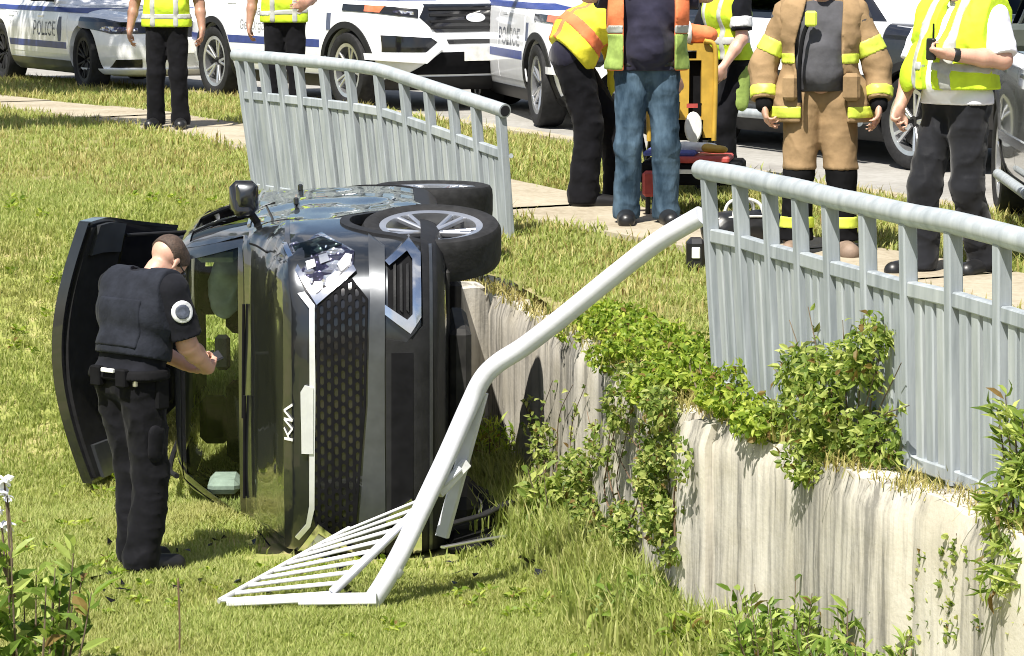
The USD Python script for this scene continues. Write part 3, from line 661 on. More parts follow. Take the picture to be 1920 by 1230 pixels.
        for s in (-1, 1):
            hl = obj("headlight", V.skin(front([(s * 0.955, 0.83), (s * 0.93, 0.71), (s * 0.80, 0.655), (s * 0.40, 0.66), (s * 0.40, 0.78), (s * 0.70, 0.785), (s * 0.86, 0.83)]), 0.006, -0.02), "gloss_black", t, 32)
            obj("reflector", V.skin(front([(s * 0.86, 0.695), (s * 0.80, 0.68), (s * 0.55, 0.685), (s * 0.55, 0.72), (s * 0.84, 0.735)]), 0.009, 0.0), "lamp_lens", hl, 32)
            obj("bumper_vent", V.skin(front([(s * 0.78, 0.28), (s * 0.76, 0.37), (s * 0.52, 0.38), (s * 0.50, 0.28)]), 0.004, -0.02), "gloss_black", t, 32)
        obj("grille", V.skin(front([(-0.38, 0.62), (0.38, 0.62), (0.40, 0.79), (-0.40, 0.79)]), 0.006, -0.02), "gloss_black", t, 32)
        obj("bumper_lip", V.skin(front([(-0.95, 0.195), (0.95, 0.195), (0.95, 0.265), (-0.95, 0.265)]), 0.03, -0.02), paint, t, 32)
        obj("number_plate", box(-0.005, 0.01, -0.16, 0.16, 0.44, 0.59, 0.003), "equipment_white", t)
    return t
def place(px, Y, local, rz):
    """Where a thing's origin goes so that its local point stands at pixel column px and depth Y on the upper ground."""
    a = math.radians(rz); X = (px - 960) / FPX * (Y * CP + 1.5 * SP); c, s = math.cos(a), math.sin(a)
    ox, oy = X - (c * local[0] - s * local[1]), Y - (s * local[0] + c * local[1])
    return (ox, oy, float(z_up(X, Y)) + 0.014)

# parked police vehicles behind the railings; heading is the angle of the bonnet from +x
hA = -90 + 26
A = road_vehicle("police_car", "white police sedan with blue stripe, parked farthest left behind the grass strip", "police car", V_CAR, place(152, 35.8, (-0.90, -0.94), hA), hA, "car", rims=("rubber", "black_plastic"), group="police vehicles lined up on the road")
obj("lettering", flank_text(V_CAR, "POLICE", -2.60, 0.60, 0.155, xs=1.05), "lettering", A, label="POLICE in outlined dark letters on the front door")
obj("fine_lettering", flank_text(V_CAR, "CITY", -3.45, 0.78, 0.07), "grey_lettering", A)
obj("fine_lettering", flank_text(V_CAR, "911", -3.50, 0.68, 0.06), "grey_lettering", A)
obj("badge", V_CAR.skin(side([(-1.62 + 0.075 * math.cos(a), 0.68 + 0.16 * math.sin(a)) for a in np.linspace(0, 2 * np.pi, 7)[:-1]], -1), 0.008, -0.005), "lettering", A, 32)
hC = -90 + 31
C = road_vehicle("police_suv", "white police SUV with black grille facing right, behind the left railing", "police car", V_SUV, place(645, 31.9, (-0.93, -0.99), hC), hC, "suv", group="police vehicles lined up on the road")
obj("lettering", flank_text(V_SUV, "Get Organized", -3.25, 0.745, 0.10, xs=1.0), "grey_lettering", C)
obj("lettering", flank_text(V_SUV, "Call", -2.95, 0.90, 0.10), "grey_lettering", C)
hD = -90 + 11
D = road_vehicle("police_suv", "white police SUV nose-on behind the bending worker, dark POLICE lettering on its flank", "police car", V_SUV, place(1000, 29.6, (-0.93, -0.99), hD), hD, "suv", group="police vehicles lined up on the road")
obj("lettering", flank_text(V_SUV, "POLICE", -2.62, 0.72, 0.16, xs=1.3), "lettering", D)
hE = -90 + 30
E_ = road_vehicle("black_and_white_suv", "black SUV with white front doors and white pillars, behind firefighter and white-shirted man", "suv", V_SUV, place(1700, 25.4, (-0.93, -0.99), hE), hE, "suv", mats=("black_paint", "dark_glass"), stripes=False)
obj("door_skin", V_SUV.skin(side([(-1.30, 0.74), (-3.6, 0.74), (-3.6, 1.165), (-1.30, 1.165)], -1), 0.006, -0.004), "white_paint", E_, 32, label="white upper door panels")
obj("pillar_skin", V_SUV.skin(side([(-1.22, 1.17), (-1.40, 1.17), (-2.2, 1.66), (-2.05, 1.67)], -1), 0.006, -0.004, "green"), "white_paint", E_, 32)
obj("side_step", tube([(-1.5, -1.04, 0.36), (-3.35, -1.04, 0.36)], 0.04, 12), "galvanised", E_, 40)
hF = -90 - 3
F_ = road_vehicle("green_suv", "dark grey-green SUV with chrome door strip cut by the right edge of the picture", "suv", V_SUV, place(1862, 22.2, (-3.95, -1.0), hF), hF, "suv", mats=("green_suv_paint", "dark_glass"), stripes=False)
obj("door_strip", V_SUV.skin(side([(-1.35, 0.56), (-3.5, 0.56), (-3.5, 0.62), (-1.35, 0.62)], -1), 0.016, -0.004), "chrome", F_, 32)
obj("side_step", tube([(-1.45, -1.03, 0.33), (-3.3, -1.03, 0.33)], 0.035, 12), "galvanised", F_, 40)
V3_ = lambda *a: np.array(a, float)
# ---------------------------------------------------------------- the overturned car, lying on its right side
YAW = math.radians(2.4)
U = np.array([-math.cos(YAW), -math.sin(YAW), 0.0]); Fw = np.array([math.sin(YAW), -math.cos(YAW), 0.0]); Lf = np.cross(U, Fw)
CO = np.array([-0.045, 16.12, 0.75])
car = UsdGeom.Xform.Define(stage, "/World/" + numbered("/World", "overturned_car"))
mt = np.eye(4); mt[0, :3], mt[1, :3], mt[2, :3], mt[3, :3] = Fw, Lf, U, CO
car.AddTransformOp().Set(Gf.Matrix4d(*mt.ravel().tolist()))
car = tag(car.GetPrim(), "dark grey car overturned on its side in the grass with crumpled bonnet", "car")
LOW = [(0.285, -0.22, -4.20, 0.86, 5), (0.34, -0.07, -4.30, 0.905, 5), (0.44, -0.01, -4.36, 0.93, 5), (0.56, 0.0, -4.38, 0.94, 5.2), (0.70, -0.02, -4.38, 0.94, 5.2), (0.85, -0.035, -4.37, 0.935, 5), (1.0, -0.05, -4.36, 0.93, 5),
       (1.07, -0.075, -4.35, 0.925, 5), (1.12, -0.14, -4.35, 0.92, 5), (1.17, -0.34, -4.34, 0.91, 5), (1.23, -0.64, -4.34, 0.90, 5.5), (1.29, -0.92, -4.33, 0.885, 6), (1.33, -1.12, -4.32, 0.875, 6.5)]
GRN = [(1.26, -0.90, -4.33, 0.885, 7), (1.33, -1.10, -4.31, 0.872, 7), (1.50, -1.42, -4.22, 0.82, 7), (1.68, -1.78, -4.10, 0.75, 7), (1.76, -1.98, -4.0, 0.70, 6.5), (1.80, -2.2, -3.85, 0.64, 5.5), (1.83, -2.7, -3.4, 0.42, 4)]
V = Veh(LOW, GRN)
def crush(m, dents=True):
    """Flattens what is pressed into the ground and dents the panels a little."""
    v, f = arr(m); v = v.copy()
    if dents:
        d = meshkit.fbm(v * [2.3, 2.3, 3.1], 3, 21) - 0.5
        d2 = meshkit.fbm(v * 7.5, 3, 5) - 0.5
        wgt = 0.012 + 0.10 * np.exp(-((v[:, 0] + 0.42) / 0.38) ** 2 - ((v[:, 1] - 0.80) / 0.22) ** 2 - ((v[:, 2] - 1.12) / 0.2) ** 2) + 0.05 * np.exp(-((v[:, 0] + 1.2) / 0.35) ** 2 - ((v[:, 1] - 0.9) / 0.2) ** 2 - ((v[:, 2] - 1.2) / 0.25) ** 2)
        flank = 0.05 * sstep((v[:, 1] - 0.78) / 0.1) * sstep((-0.9 - v[:, 0]) / 0.4)
        v[:, 1] += flank * 1.6 * (meshkit.fbm(v * [1.7, 0.1, 1.9] + 4.2, 2, 33) - 0.62)
        v[:, 2] += wgt * d * 1.2 + (wgt - 0.012) * d2 * 0.9; v[:, 1] += wgt * d * 0.8; v[:, 0] += (wgt - 0.012) * d * 1.0
    lowest = -0.73
    y = v[:, 1]; v[:, 1] = np.where(y < lowest, lowest + (y - lowest) * 0.12, y)
    return v, f
def part(name, m, mat, parent=car, smooth=35, dents=True, fine=None, **kw):
    if isinstance(m, list): m = cat(m)
    if fine and hasattr(m, "refine_to_length"): m = m.refine_to_length(fine)
    return obj(name, crush(m, dents), mat, parent, smooth, **kw)
R0, AX = 0.375, (-0.86, -3.52)
wells = [cyl_y(x, 0.36, 0.435, a, b) for x in AX for a, b in ((0.50, 1.2), (-1.2, -0.50))]
cav = poly_prism(np.array([(-1.28, 0.34), (-1.28, 1.6), (-5.0, 1.6), (-5.0, 0.70), (-4.1, 0.50)]), "y", -0.80, 0.80)
body = V.S(0.0) - m3.Manifold.batch_boolean(wells + [cav], m3.OpType.Add)
body = body - poly_prism(np.array([(-0.66, 0.70), (0.66, 0.70), (0.66, 1.5), (-0.66, 1.5)]), "x", -6, -4.0)
part("body", body, "car_dark_paint", fine=0.05)
zw, ztop = 1.36, 1.755
wsp = poly_prism(np.array([(-0.80, zw), (0.80, zw), (0.665, ztop), (-0.665, ztop)]), "x", -2.25, 0.2)
rsp = poly_prism(np.array([(-0.70, 1.2), (0.70, 1.2), (0.60, 1.72), (-0.60, 1.72)]), "x", -6, -3.7)
sws = [[(-1.62, zw), (-2.36, zw), (-2.36, 1.70), (-2.02, 1.70), (-1.80, 1.56)], [(-2.46, zw), (-3.36, zw), (-3.30, 1.70), (-2.46, 1.70)], [(-3.46, zw), (-4.12, zw), (-3.92, 1.66), (-3.42, 1.70)]]
cab = V.S(0.0, "green") - V.S(-0.05, "green")
cut = [wsp, rsp] + [poly_prism(np.array(q), "y", -1.3, 1.3) for q in sws]
cabm = cab - m3.Manifold.batch_boolean(cut, m3.OpType.Add)
rf = part("cabin", cabm, "car_dark_paint", fine=0.08)
part("headliner", (V.S(-0.053, "green") - V.S(-0.06, "green")) ^ box(-3.8, -2.0, -0.6, 0.6, 1.6, 1.9), "headliner", rf)
part("roof_rail", [tube(curve([(-2.05, s * 0.64, 1.79), (-2.3, s * 0.63, 1.845), (-3.4, s * 0.60, 1.845), (-3.7, s * 0.58, 1.78)], 8), 0.016, 8) for s in (-1, 1)], "black_plastic", rf, dents=False)
pane = V.S(-0.010, "green") - V.S(-0.015, "green")
part("windshield", pane ^ wsp, "clear_glass", dents=False)
frit = (V.S(-0.006, "green") - V.S(-0.010, "green")) ^ (wsp - poly_prism(np.array([(-0.74, zw + 0.035), (0.74, zw + 0.035), (0.61, ztop - 0.03), (-0.61, ztop - 0.03)]), "x", -2.6, 0.4))
part("windshield_border", frit, "gloss_black", dents=False)
for q in sws:
    for s in (-1, 1):
        part("side_window", pane ^ side(q, s), "dark_glass", dents=False)
for s in (-1, 1):
    part("window_trim", (V.S(0.006, "green") - V.S(-0.008, "green")) ^ side([(-1.50, 1.335), (-4.15, 1.335), (-4.15, 1.352), (-1.50, 1.352)], s), "chrome", rf, dents=False)
    for q in ([(-1.26, 0.42), (-2.40, 0.42), (-2.40, 1.30), (-1.40, 1.30), (-1.34, 0.95)], [(-2.412, 0.42), (-3.05, 0.42), (-3.22, 0.86), (-3.42, 1.0), (-3.40, 1.30), (-2.412, 1.30)]):
        d = part("door", V.skin(side(q, s), 0.004, -0.012), "car_dark_paint", fine=0.07)
        hx = min(p[0] for p in q) + 0.16
        part("handle", box(hx, hx + 0.22, s * 0.93 - 0.015, s * 0.93 + 0.03, 1.08, 1.11, 0.008), "car_dark_paint", d, dents=False)
    part("sill", V.skin(side([(-1.3, 0.26), (-3.1, 0.26), (-3.1, 0.42), (-1.3, 0.42)], s), 0.010, -0.02), "black_plastic")
    for x in AX:
        ring = (m3.Manifold.cylinder(0.8, 0.475, 0.475, 56).rotate((-90, 0, 0)).translate((x, 0.55 if s > 0 else -1.35, 0.36)) - cyl_y(x, 0.36, 0.425, -2, 2)) ^ box(-9, 9, -2, 2, 0.22, 2)
        part("arch_trim", V.skin(ring, 0.010, -0.04), "black_plastic", fine=0.08)
for x, st, dz in ((AX[0], 12, -0.01), (AX[1], 0, -0.06)):
    for s in (-1, 1):
        yy = 0.805 if s > 0 else -0.70
        w_ = wheel(car, x, s * abs(yy), 0.36 + dz, R0, 0.235, 0.275, 5, steer=-st)
# underbody
part("floor", box(-4.05, -0.4, -0.70, 0.70, 0.262, 0.29, 0.01), "underbody", dents=False)
ub = [tube([(x, -0.7, 0.34), (x, 0.7, 0.34)], 0.035, 10) for x in AX] + [tube(curve([(-0.9, 0.1, 0.2), (-2.0, 0.15, 0.17), (-3.2, 0.1, 0.18), (-4.2, 0.35, 0.22)], 8), 0.03, 8), box(-1.4, -0.35, -0.35, 0.4, 0.15, 0.26, 0.03), box(-3.0, -2.3, -0.45, 0.45, 0.15, 0.22, 0.03), box(-3.9, -3.6, -0.4, 0.4, 0.14, 0.22, 0.03)]
part("drivetrain", ub, "underbody", dents=False)
# front of the car; fb() turns a surveyed pixel of the photo's car front into (y, z) of the car
def fb(px, py):
    p = at(px, py, 16.13); return (p[2] - CO[2], -(p[0] - CO[0]) - 0.0)
def fpoly(pts, mirror=False):
    P = [fb(*q) for q in pts]
    return front([(-2 * 0.0 - y, z) for y, z in P] if mirror else P)
grille_px = [(583, 556), (660, 524), (690, 560), (686, 760), (668, 985), (648, 1012), (598, 1010), (585, 960)]
gr = part("grille", V.skin(fpoly(grille_px), 0.001, -0.02), "gloss_black", dents=False)
gpoly = Polygon([fb(*q) for q in grille_px]); holes = []
for r in range(26):
    for c in range(8):
        y, z = -0.84 + 0.060 * r + 0.030 * (c % 2), 0.705 + 0.036 * c
        holes.append(Polygon([(y - 0.024, z), (y - 0.016, z - 0.0105), (y + 0.016, z - 0.0105), (y + 0.024, z), (y + 0.016, z + 0.0105), (y - 0.016, z + 0.0105)]))
net = gpoly.difference(shapely.union_all(holes).intersection(gpoly.buffer(-0.012)))
nets = [m3.Manifold.extrude(m3.CrossSection([np.array(g.exterior.coords)[:-1]] + [np.array(h.coords)[:-1] for h in g.interiors], m3.FillRule.EvenOdd), 1.6).translate((0, 0, -1.0)).transform(np.array([[0, 0, 1, 0], [1, 0, 0, 0], [0, 1, 0, 0]], float)) for g in getattr(net, "geoms", [net])]
part("grille_mesh", V.skin(m3.Manifold.batch_boolean(nets, m3.OpType.Add), 0.008, 0.0), "matte_black", gr, dents=False, kind="stuff")
# chrome line along the bonnet's lip with the wider badge bar
part("chrome_strip", V.skin(fpoly([(558, 552), (571, 549), (590, 572), (592, 730), (590, 955), (582, 990), (560, 1018), (553, 1012), (574, 985), (580, 950), (581, 730), (580, 578)]), 0.014, -0.005), "satin_chrome", dents=False)
part("badge_bar", V.skin(fpoly([(564, 735), (572, 722), (588, 726), (588, 850), (566, 850)]), 0.022, -0.005), "satin_chrome", dents=False)
# lettering on the bonnet's lip, read from the car's front: strokes of the maker's word mark
def stroke(a, b, w=0.13): return LineString([a, b]).buffer(w / 2, cap_style=2)
S_ = [stroke((0, 0), (0, 1)), stroke((0, 0.36), (0.62, 1.0)), stroke((0.22, 0.58), (0.66, 0)), stroke((0.64, 0.0), (0.64, 0.02)), stroke((0.62, 0), (1.12, 1)), stroke((1.12, 1), (1.12, 0)), stroke((1.12, 0), (1.62, 1)), stroke((1.60, 1), (2.02, 0))]
word = shapely.union_all(S_)
hh = 0.045
y0, z0 = fb(549, 826)
ms = []
for g in getattr(word, "geoms", [word]):
    P = [np.c_[y0 + hh * 2.0 * np.array(g.exterior.coords)[:-1, 0], z0 + hh * np.array(g.exterior.coords)[:-1, 1]]]
    P += [np.c_[y0 + hh * 2.0 * np.array(h.coords)[:-1, 0], z0 + hh * np.array(h.coords)[:-1, 1]] for h in g.interiors]
    ms.append(m3.Manifold.extrude(m3.CrossSection(P, m3.FillRule.EvenOdd), 1.6).translate((0, 0, -1.0)).transform(np.array([[0, 0, 1, 0], [1, 0, 0, 0], [0, 1, 0, 0]], float)))
part("lettering", V.skin(m3.Manifold.batch_boolean(ms, m3.OpType.Add), 0.010, -0.01), "equipment_white", dents=False)
for mir in (False, True):
    hl = part("headlight", V.skin(fpoly([(538, 470), (600, 452), (664, 478), (662, 502), (592, 558), (566, 530)], mir), 0.010, -0.03), "lamp_lens", dents=False)
    part("lamp_bezel", V.skin(fpoly([(524, 470), (534, 468), (594, 553), (662, 500), (668, 510), (594, 572)], mir), 0.016, -0.01), "chrome", hl, dents=False)
    for k, q in enumerate((((648, 482), (660, 484), (656, 500), (640, 512), (632, 500)), ((628, 512), (640, 514), (622, 534), (610, 538), (612, 526)), ((604, 530), (606, 542), (592, 552), (582, 544), (590, 530)), ((572, 520), (582, 526), (578, 540), (568, 530)), ((596, 486), (612, 482), (618, 494), (600, 500)), ((572, 496), (588, 492), (592, 504), (576, 510)))):
        part("reflector", V.skin(fpoly(q, mir), 0.014, 0.0), "white_bar" if k != 4 else "alloy", hl, dents=False)
    part("lamp_shade", V.skin(fpoly([(545, 471), (600, 457), (640, 468), (596, 482), (560, 494)], mir), 0.013, 0.0), "tinted_glass", hl, dents=False)
    vt = part("vent", V.skin(fpoly([(727, 490), (768, 466), (782, 500), (782, 592), (768, 612), (728, 576)], mir), 0.004, -0.03), "matte_black", dents=False)
    part("vent_trim", V.skin(fpoly([(722, 492), (768, 456), (790, 480), (790, 594), (770, 624), (722, 588), (722, 570), (764, 598), (774, 588), (774, 490), (764, 476), (730, 500)], mir), 0.030, -0.01), "chrome", vt, dents=False)
    for xx in (738, 750, 762):
        part("vent_slat", V.skin(fpoly([(xx, 500), (xx + 5, 498), (xx + 5, 585), (xx, 580)], mir), 0.016, -0.01), "black_plastic", vt, dents=False)
part("bumper_band", V.skin(fpoly([(690, 452), (722, 470), (722, 1040), (660, 1040), (672, 985), (690, 760), (694, 560)]), 0.016, -0.02), "bumper_satin", fine=0.06)
part("lower_bumper", V.skin(fpoly([(724, 634), (764, 640), (792, 610), (792, 440), (835, 440), (835, 1060), (724, 1060)]), 0.012, -0.03), "black_plastic", fine=0.06)
part("lower_grille", V.skin(fpoly([(734, 660), (775, 660), (775, 1000), (734, 1000)]), 0.016, -0.02), "matte_black", dents=False)
part("skid_lip", V.skin(fpoly([(806, 470), (812, 470), (812, 1040), (806, 1040)]), 0.018, -0.02), "bumper_satin", dents=False)
# crumpled edge of bonnet and wing
part("bonnet_edge", V.skin(fpoly([(524, 432), (532, 430), (540, 466), (596, 574), (592, 580), (530, 474)]), 0.010, -0.01), "gloss_black", dents=False)
bs = [(-0.45, 0.80), (-1.10, 0.80), (-1.10, 0.785), (-0.45, 0.785)]
for s in (-1, 1): part("bonnet_gap", tube(curve([(-0.40, s * 0.80, 1.205), (-0.75, s * 0.80, 1.268), (-1.02, s * 0.79, 1.318)], 6), 0.006, 6), "matte_black", dents=False)
part("wiper", [tube([(-1.14, 0.45, 1.36), (-1.19, -0.18, 1.372)], 0.009, 6), tube([(-1.14, -0.05, 1.36), (-1.18, -0.62, 1.368)], 0.009, 6)], "matte_black", dents=False)
# interior: seats, wheel, mirror, dashboard, deployed airbag
part("dashboard", box(-1.62, -1.16, -0.74, 0.76, 1.02, 1.285, 0.05), "matte_black", dents=False)
for s in (-1, 1):
    st = part("seat", [m3.Manifold.hull(m3.Manifold.batch_boolean([box(-2.40, -2.26, s*0.38 - 0.26, s*0.38 + 0.26, 0.62, 1.22, 0.05), box(-2.50, -2.38, s*0.38 - 0.24, s*0.38 + 0.24, 1.42, 1.52, 0.04)], m3.OpType.Add)), box(-2.35, -1.82, s*0.38 - 0.25, s*0.38 + 0.25, 0.55, 0.72, 0.06)], "seat_cloth", dents=False)
    part("headrest", box(-2.56, -2.44, s*0.38 - 0.14, s*0.38 + 0.14, 1.50, 1.68, 0.04), "seat_cloth", st, dents=False)
lin = (V.S(-0.052, "green") - V.S(-0.062, "green")) - m3.Manifold.batch_boolean(cut, m3.OpType.Add) - box(-3.9, -1.9, -0.62, 0.62, 1.6, 2)
part("pillar_trim", lin, "matte_black", dents=False)
for s in (-1, 1): part("door_trim", box(-4.0, -1.3, s * 0.79 - 0.03, s * 0.79 + 0.03, 0.45, 1.34, 0.02), "matte_black", dents=False)
part("rear_bench", [box(-3.5, -3.36, -0.66, 0.66, 0.6, 1.2, 0.05)], "seat_cloth", dents=False)
swv = lathe([(0.175 + 0.014 * math.cos(a), 0.014 * math.sin(a)) for a in np.linspace(0, 2*np.pi, 9)], 32)
Fs = frame((-0.8, 0, 0.6)); part("steering_wheel", [(swv[0] @ Fs.T + [-1.74, 0.38, 1.17], swv[1]), box(-1.76, -1.68, 0.30, 0.46, 1.12, 1.22, 0.02)], "matte_black", dents=False)
ab = trimesh.creation.icosphere(3, 1.0); v = ab.vertices * [0.06, 0.20, 0.10]; v += 0.03 * (meshkit.fbm(v * 9, 3)[:, None] - 0.5) * 2
part("airbag", (v + [-2.02, 0.46, 1.50], ab.faces), "airbag", dents=False, smooth=True)
cu = m3.Manifold.hull(m3.Manifold.batch_boolean([box(-2.2, -2.1, 0.58, 0.66, 1.40, 1.66, 0.02), box(-2.1, -1.9, 0.60, 0.68, 1.38, 1.50, 0.02)], m3.OpType.Add))
part("crumpled_airbag", box(-2.1, -1.75, -0.70, -0.62, 1.42, 1.60, 0.03), "airbag", dents=False)
part("curtain_airbag", [box(-3.2, -1.9, 0.60, 0.66, 1.42, 1.66, 0.03)], "airbag", dents=False)
part("rear_view_mirror", [box(-1.70, -1.66, 0.02, 0.22, 1.46, 1.545, 0.02), tube([(-1.68, 0.12, 1.55), (-1.70, 0.10, 1.66)], 0.014, 8)], "matte_black", dents=False)
# driver's mirror, standing up from the car's upper side
mr = m3.Manifold.hull(m3.Manifold.batch_boolean([box(-1.60, -1.50, 0.90, 1.09, 1.29, 1.45, 0.035), box(-1.56, -1.45, 0.89, 0.96, 1.32, 1.42, 0.02)], m3.OpType.Add))
mi = part("mirror", mr, "gloss_black", dents=False, smooth=40)
part("mirror_cap", m3.Manifold.hull(m3.Manifold.batch_boolean([box(-1.50, -1.46, 0.93, 1.08, 1.30, 1.41, 0.015), box(-1.47, -1.44, 0.96, 1.04, 1.32, 1.39, 0.01)], m3.OpType.Add)), "car_dark_paint", mi, dents=False, smooth=40)
part("mirror_arm", [tube([(-1.55, 0.82, 1.27), (-1.55, 0.93, 1.35)], 0.022, 10), tube([(-1.50, 0.86, 1.20), (-1.58, 0.95, 1.25), (-1.50, 0.97, 1.20)], 0.007, 6)], "black_plastic", mi, dents=False)
# the tailgate, swung right over so that it stands beyond the roof
TG0, TG1 = at(352, 640, 19.95), None
def tg(a, b):
    """a: 0 at the hinge .. 1 at the gate's lower edge; b: 0 at the car's upper side .. 1 at the side on the ground. World point."""
    X0, Y0, X1, Y1 = -2.02, 19.95, -2.47, 18.6
    bow = 0.17 * math.sin(math.pi * b) 
    t = a; X = X0 + (X1 - X0) * t - bow * t - 0.05 * math.sin(math.pi * a); Y = Y0 + (Y1 - Y0) * t
    zt = 1.38 + 0.16 * min(1, t * 1.3) - 0.02 * t; zb = 0.34 - 0.36 * min(1, t * 1.4)
    narrow = 0.03 * (1 - t)
    return np.array([X, Y, zt + (zb - zt) * b])
def gate_grid(a0, a1, b0, b1, off, na=16, nb=20, th=0.05):
    A, B = np.linspace(a0, a1, na), np.linspace(b0, b1, nb); nrm = np.array([-0.78, -0.62, 0.0]); nrm = np.array([0.89, -0.46, 0])  # towards the viewer's right
    g = np.array([[tg(a, b) for b in B] for a in A]); fr = g + nrm * off; bk = g + nrm * (off - th)
    W = np.vstack([fr.reshape(-1, 3), bk.reshape(-1, 3)]); n = na * nb; f = []
    for i in range(na - 1):
        for j in range(nb - 1):
            q = i * nb + j; f += [[q, q + 1, q + nb + 1], [q, q + nb + 1, q + nb], [n + q, n + q + nb + 1, n + q + 1], [n + q, n + q + nb, n + q + nb + 1]]
    edge = [i * nb for i in range(na)] + [(na - 1) * nb + j for j in range(1, nb)] + [i * nb + nb - 1 for i in range(na - 2, -1, -1)] + [j for j in range(nb - 2, 0, -1)]
    for i in range(len(edge)):
        p, q = edge[i], edge[(i + 1) % len(edge)]; f += [[p, n + p, n + q], [p, n + q, q]]
    loc = (W - CO) @ np.stack([Fw, Lf, U], 1)
    f = np.array(f); m = trimesh.Trimesh(loc, f, process=False)
    if m.volume < 0: f = f[:, ::-1]
    return loc, f
gt = obj("tailgate", gate_grid(0.10, 1.0, 0.0, 1.0, 0.0, th=0.07), "black_paint", car, 35, label="black tailgate swung open beyond the roof")
obj("tailgate_trim", gate_grid(0.60, 0.97, 0.02, 0.98, 0.025, th=0.03), "black_plastic", gt, 35)
obj("tailgate_glass", gate_grid(0.14, 0.56, 0.06, 0.94, 0.012, th=0.015), "gloss_black", gt, 35)
obj("tail_lamp", gate_grid(0.62, 0.92, 0.015, 0.13, 0.05, 6, 4, th=0.03), "bumper_satin", gt, 35)
obj("tail_lamp", gate_grid(0.62, 0.92, 0.86, 0.985, 0.05, 6, 4, th=0.03), "bumper_satin", gt, 35)
obj("gate_edge", gate_grid(0.10, 0.98, -0.004, 0.012, 0.008, 16, 2, th=0.085), "car_dark_paint", gt, 35)
def inloc(p): return (np.asarray(p) - CO) @ np.stack([Fw, Lf, U], 1)
obj("gas_strut", tube([inloc(tg(0.62, 0.05) + [0.05, 0, -0.02]), (-3.95, 0.62, 1.35)], 0.011, 8), "black_plastic", gt)
obj("spoiler", gate_grid(0.02, 0.15, 0.03, 0.97, 0.03, 5, 16, th=0.1), "car_dark_paint", gt, 35)
rr_ = np.random.default_rng(3); sh_ = []
for _ in range(70):
    x, y = rr_.uniform(-2.1, 0.35), rr_.uniform(14.9, 16.6); c = V3_(x, y, float(zf(x, y)) + 0.05); q = rr_.normal(0, 1, (4, 3)) * [0.018, 0.018, 0.01] * rr_.uniform(0.5, 1.8)
    sh_.append((q + c, np.array([(0, 1, 2), (0, 2, 3), (0, 3, 1), (1, 3, 2)])))
tag(obj("broken_glass", sh_, "gloss_black"), "small shards of plastic and glass strewn in the grass before the overturned car", "debris", kind="stuff")
# broken plastic torn off beneath the car
db = thing("torn_trim", "black plastic trim torn loose on the grass right of the overturned car", "debris")
def strip(pts, w, h, mat, nm="strip"):
    P = [np.asarray(p) for p in pts]
    for a, b in zip(P[:-1], P[1:]): obj(nm, bar(a, b, w, h), mat, db)
strip([at(835, 985, 16.2), at(905, 966, 16.5), at(948, 945, 16.8), at(995, 928, 17.1)], 0.05, 0.016, "black_plastic")
strip([at(830, 1026, 16.0), at(905, 1012, 16.25), at(985, 1000, 16.5)], 0.03, 0.012, "alloy", "moulding")
obj("liner", box(-0.36, -0.18, 16.7, 17.5, 0.0, 0.22, 0.06), "black_plastic", db)
obj("splash_guard", box(-0.33, -0.08, 16.25, 17.0, 0.0, 0.07, 0.03), "matte_black", db)
# ---------------------------------------------------------------- people
def smin(a, b, k):
    h = np.clip(0.5 + 0.5 * (a - b) / k, 0, 1); return a * (1 - h) + b * h - k * h * (1 - h)
def surface(D, o, h):
    """Surface nets: the zero level of the grid D (origin o, spacing h) as vertices and triangles."""
    S = D < 0; nx, ny, nz = D.shape
    c = np.zeros((nx - 1, ny - 1, nz - 1), np.int8)
    for i, j, k in np.ndindex(2, 2, 2): c += S[i:nx-1+i, j:ny-1+j, k:nz-1+k]
    act = (c > 0) & (c < 8); idx = -np.ones(act.shape, np.int64); I = np.argwhere(act); idx[act] = np.arange(len(I))
    acc, cnt = np.zeros((len(I), 3)), np.zeros(len(I))
    cor = [np.array(q) for q in np.ndindex(2, 2, 2)]
    val = {tuple(q): D[I[:, 0] + q[0], I[:, 1] + q[1], I[:, 2] + q[2]] for q in cor}
    for q in cor:
        for ax in range(3):
            if q[ax] == 0:
                r = q.copy(); r[ax] = 1; a, b = val[tuple(q)], val[tuple(r)]; m = (a < 0) != (b < 0)
                t = np.where(m, a / np.where(m, a - b, 1), 0); p = np.tile(q.astype(float), (len(I), 1)); p[:, ax] += t
                acc[m] += p[m]; cnt[m] += 1
    v = (I + acc / np.maximum(cnt, 1)[:, None]) * h + o; f = []
    for ax in range(3):
        b1, b2 = [(1, 2), (2, 0), (0, 1)][ax]
        sl = [slice(None)] * 3; sl2 = [slice(None)] * 3; sl[ax] = slice(0, -1); sl2[ax] = slice(1, None)
        E = np.argwhere(S[tuple(sl)] != S[tuple(sl2)])
        E = E[(E[:, b1] > 0) & (E[:, b2] > 0) & (E[:, b1] < D.shape[b1] - 1) & (E[:, b2] < D.shape[b2] - 1)]
        d1, d2 = np.zeros(3, int), np.zeros(3, int); d1[b1] = 1; d2[b2] = 1
        q = [idx[tuple((E - d).T)] for d in (d1 + d2, d2, 0 * d1, d1)]
        ins = S[tuple(E.T)]; q = np.stack(q, 1); q[~ins] = q[~ins][:, ::-1]
        f += [q[:, [0, 1, 2]], q[:, [0, 2, 3]]]
    return v, np.vstack(f)
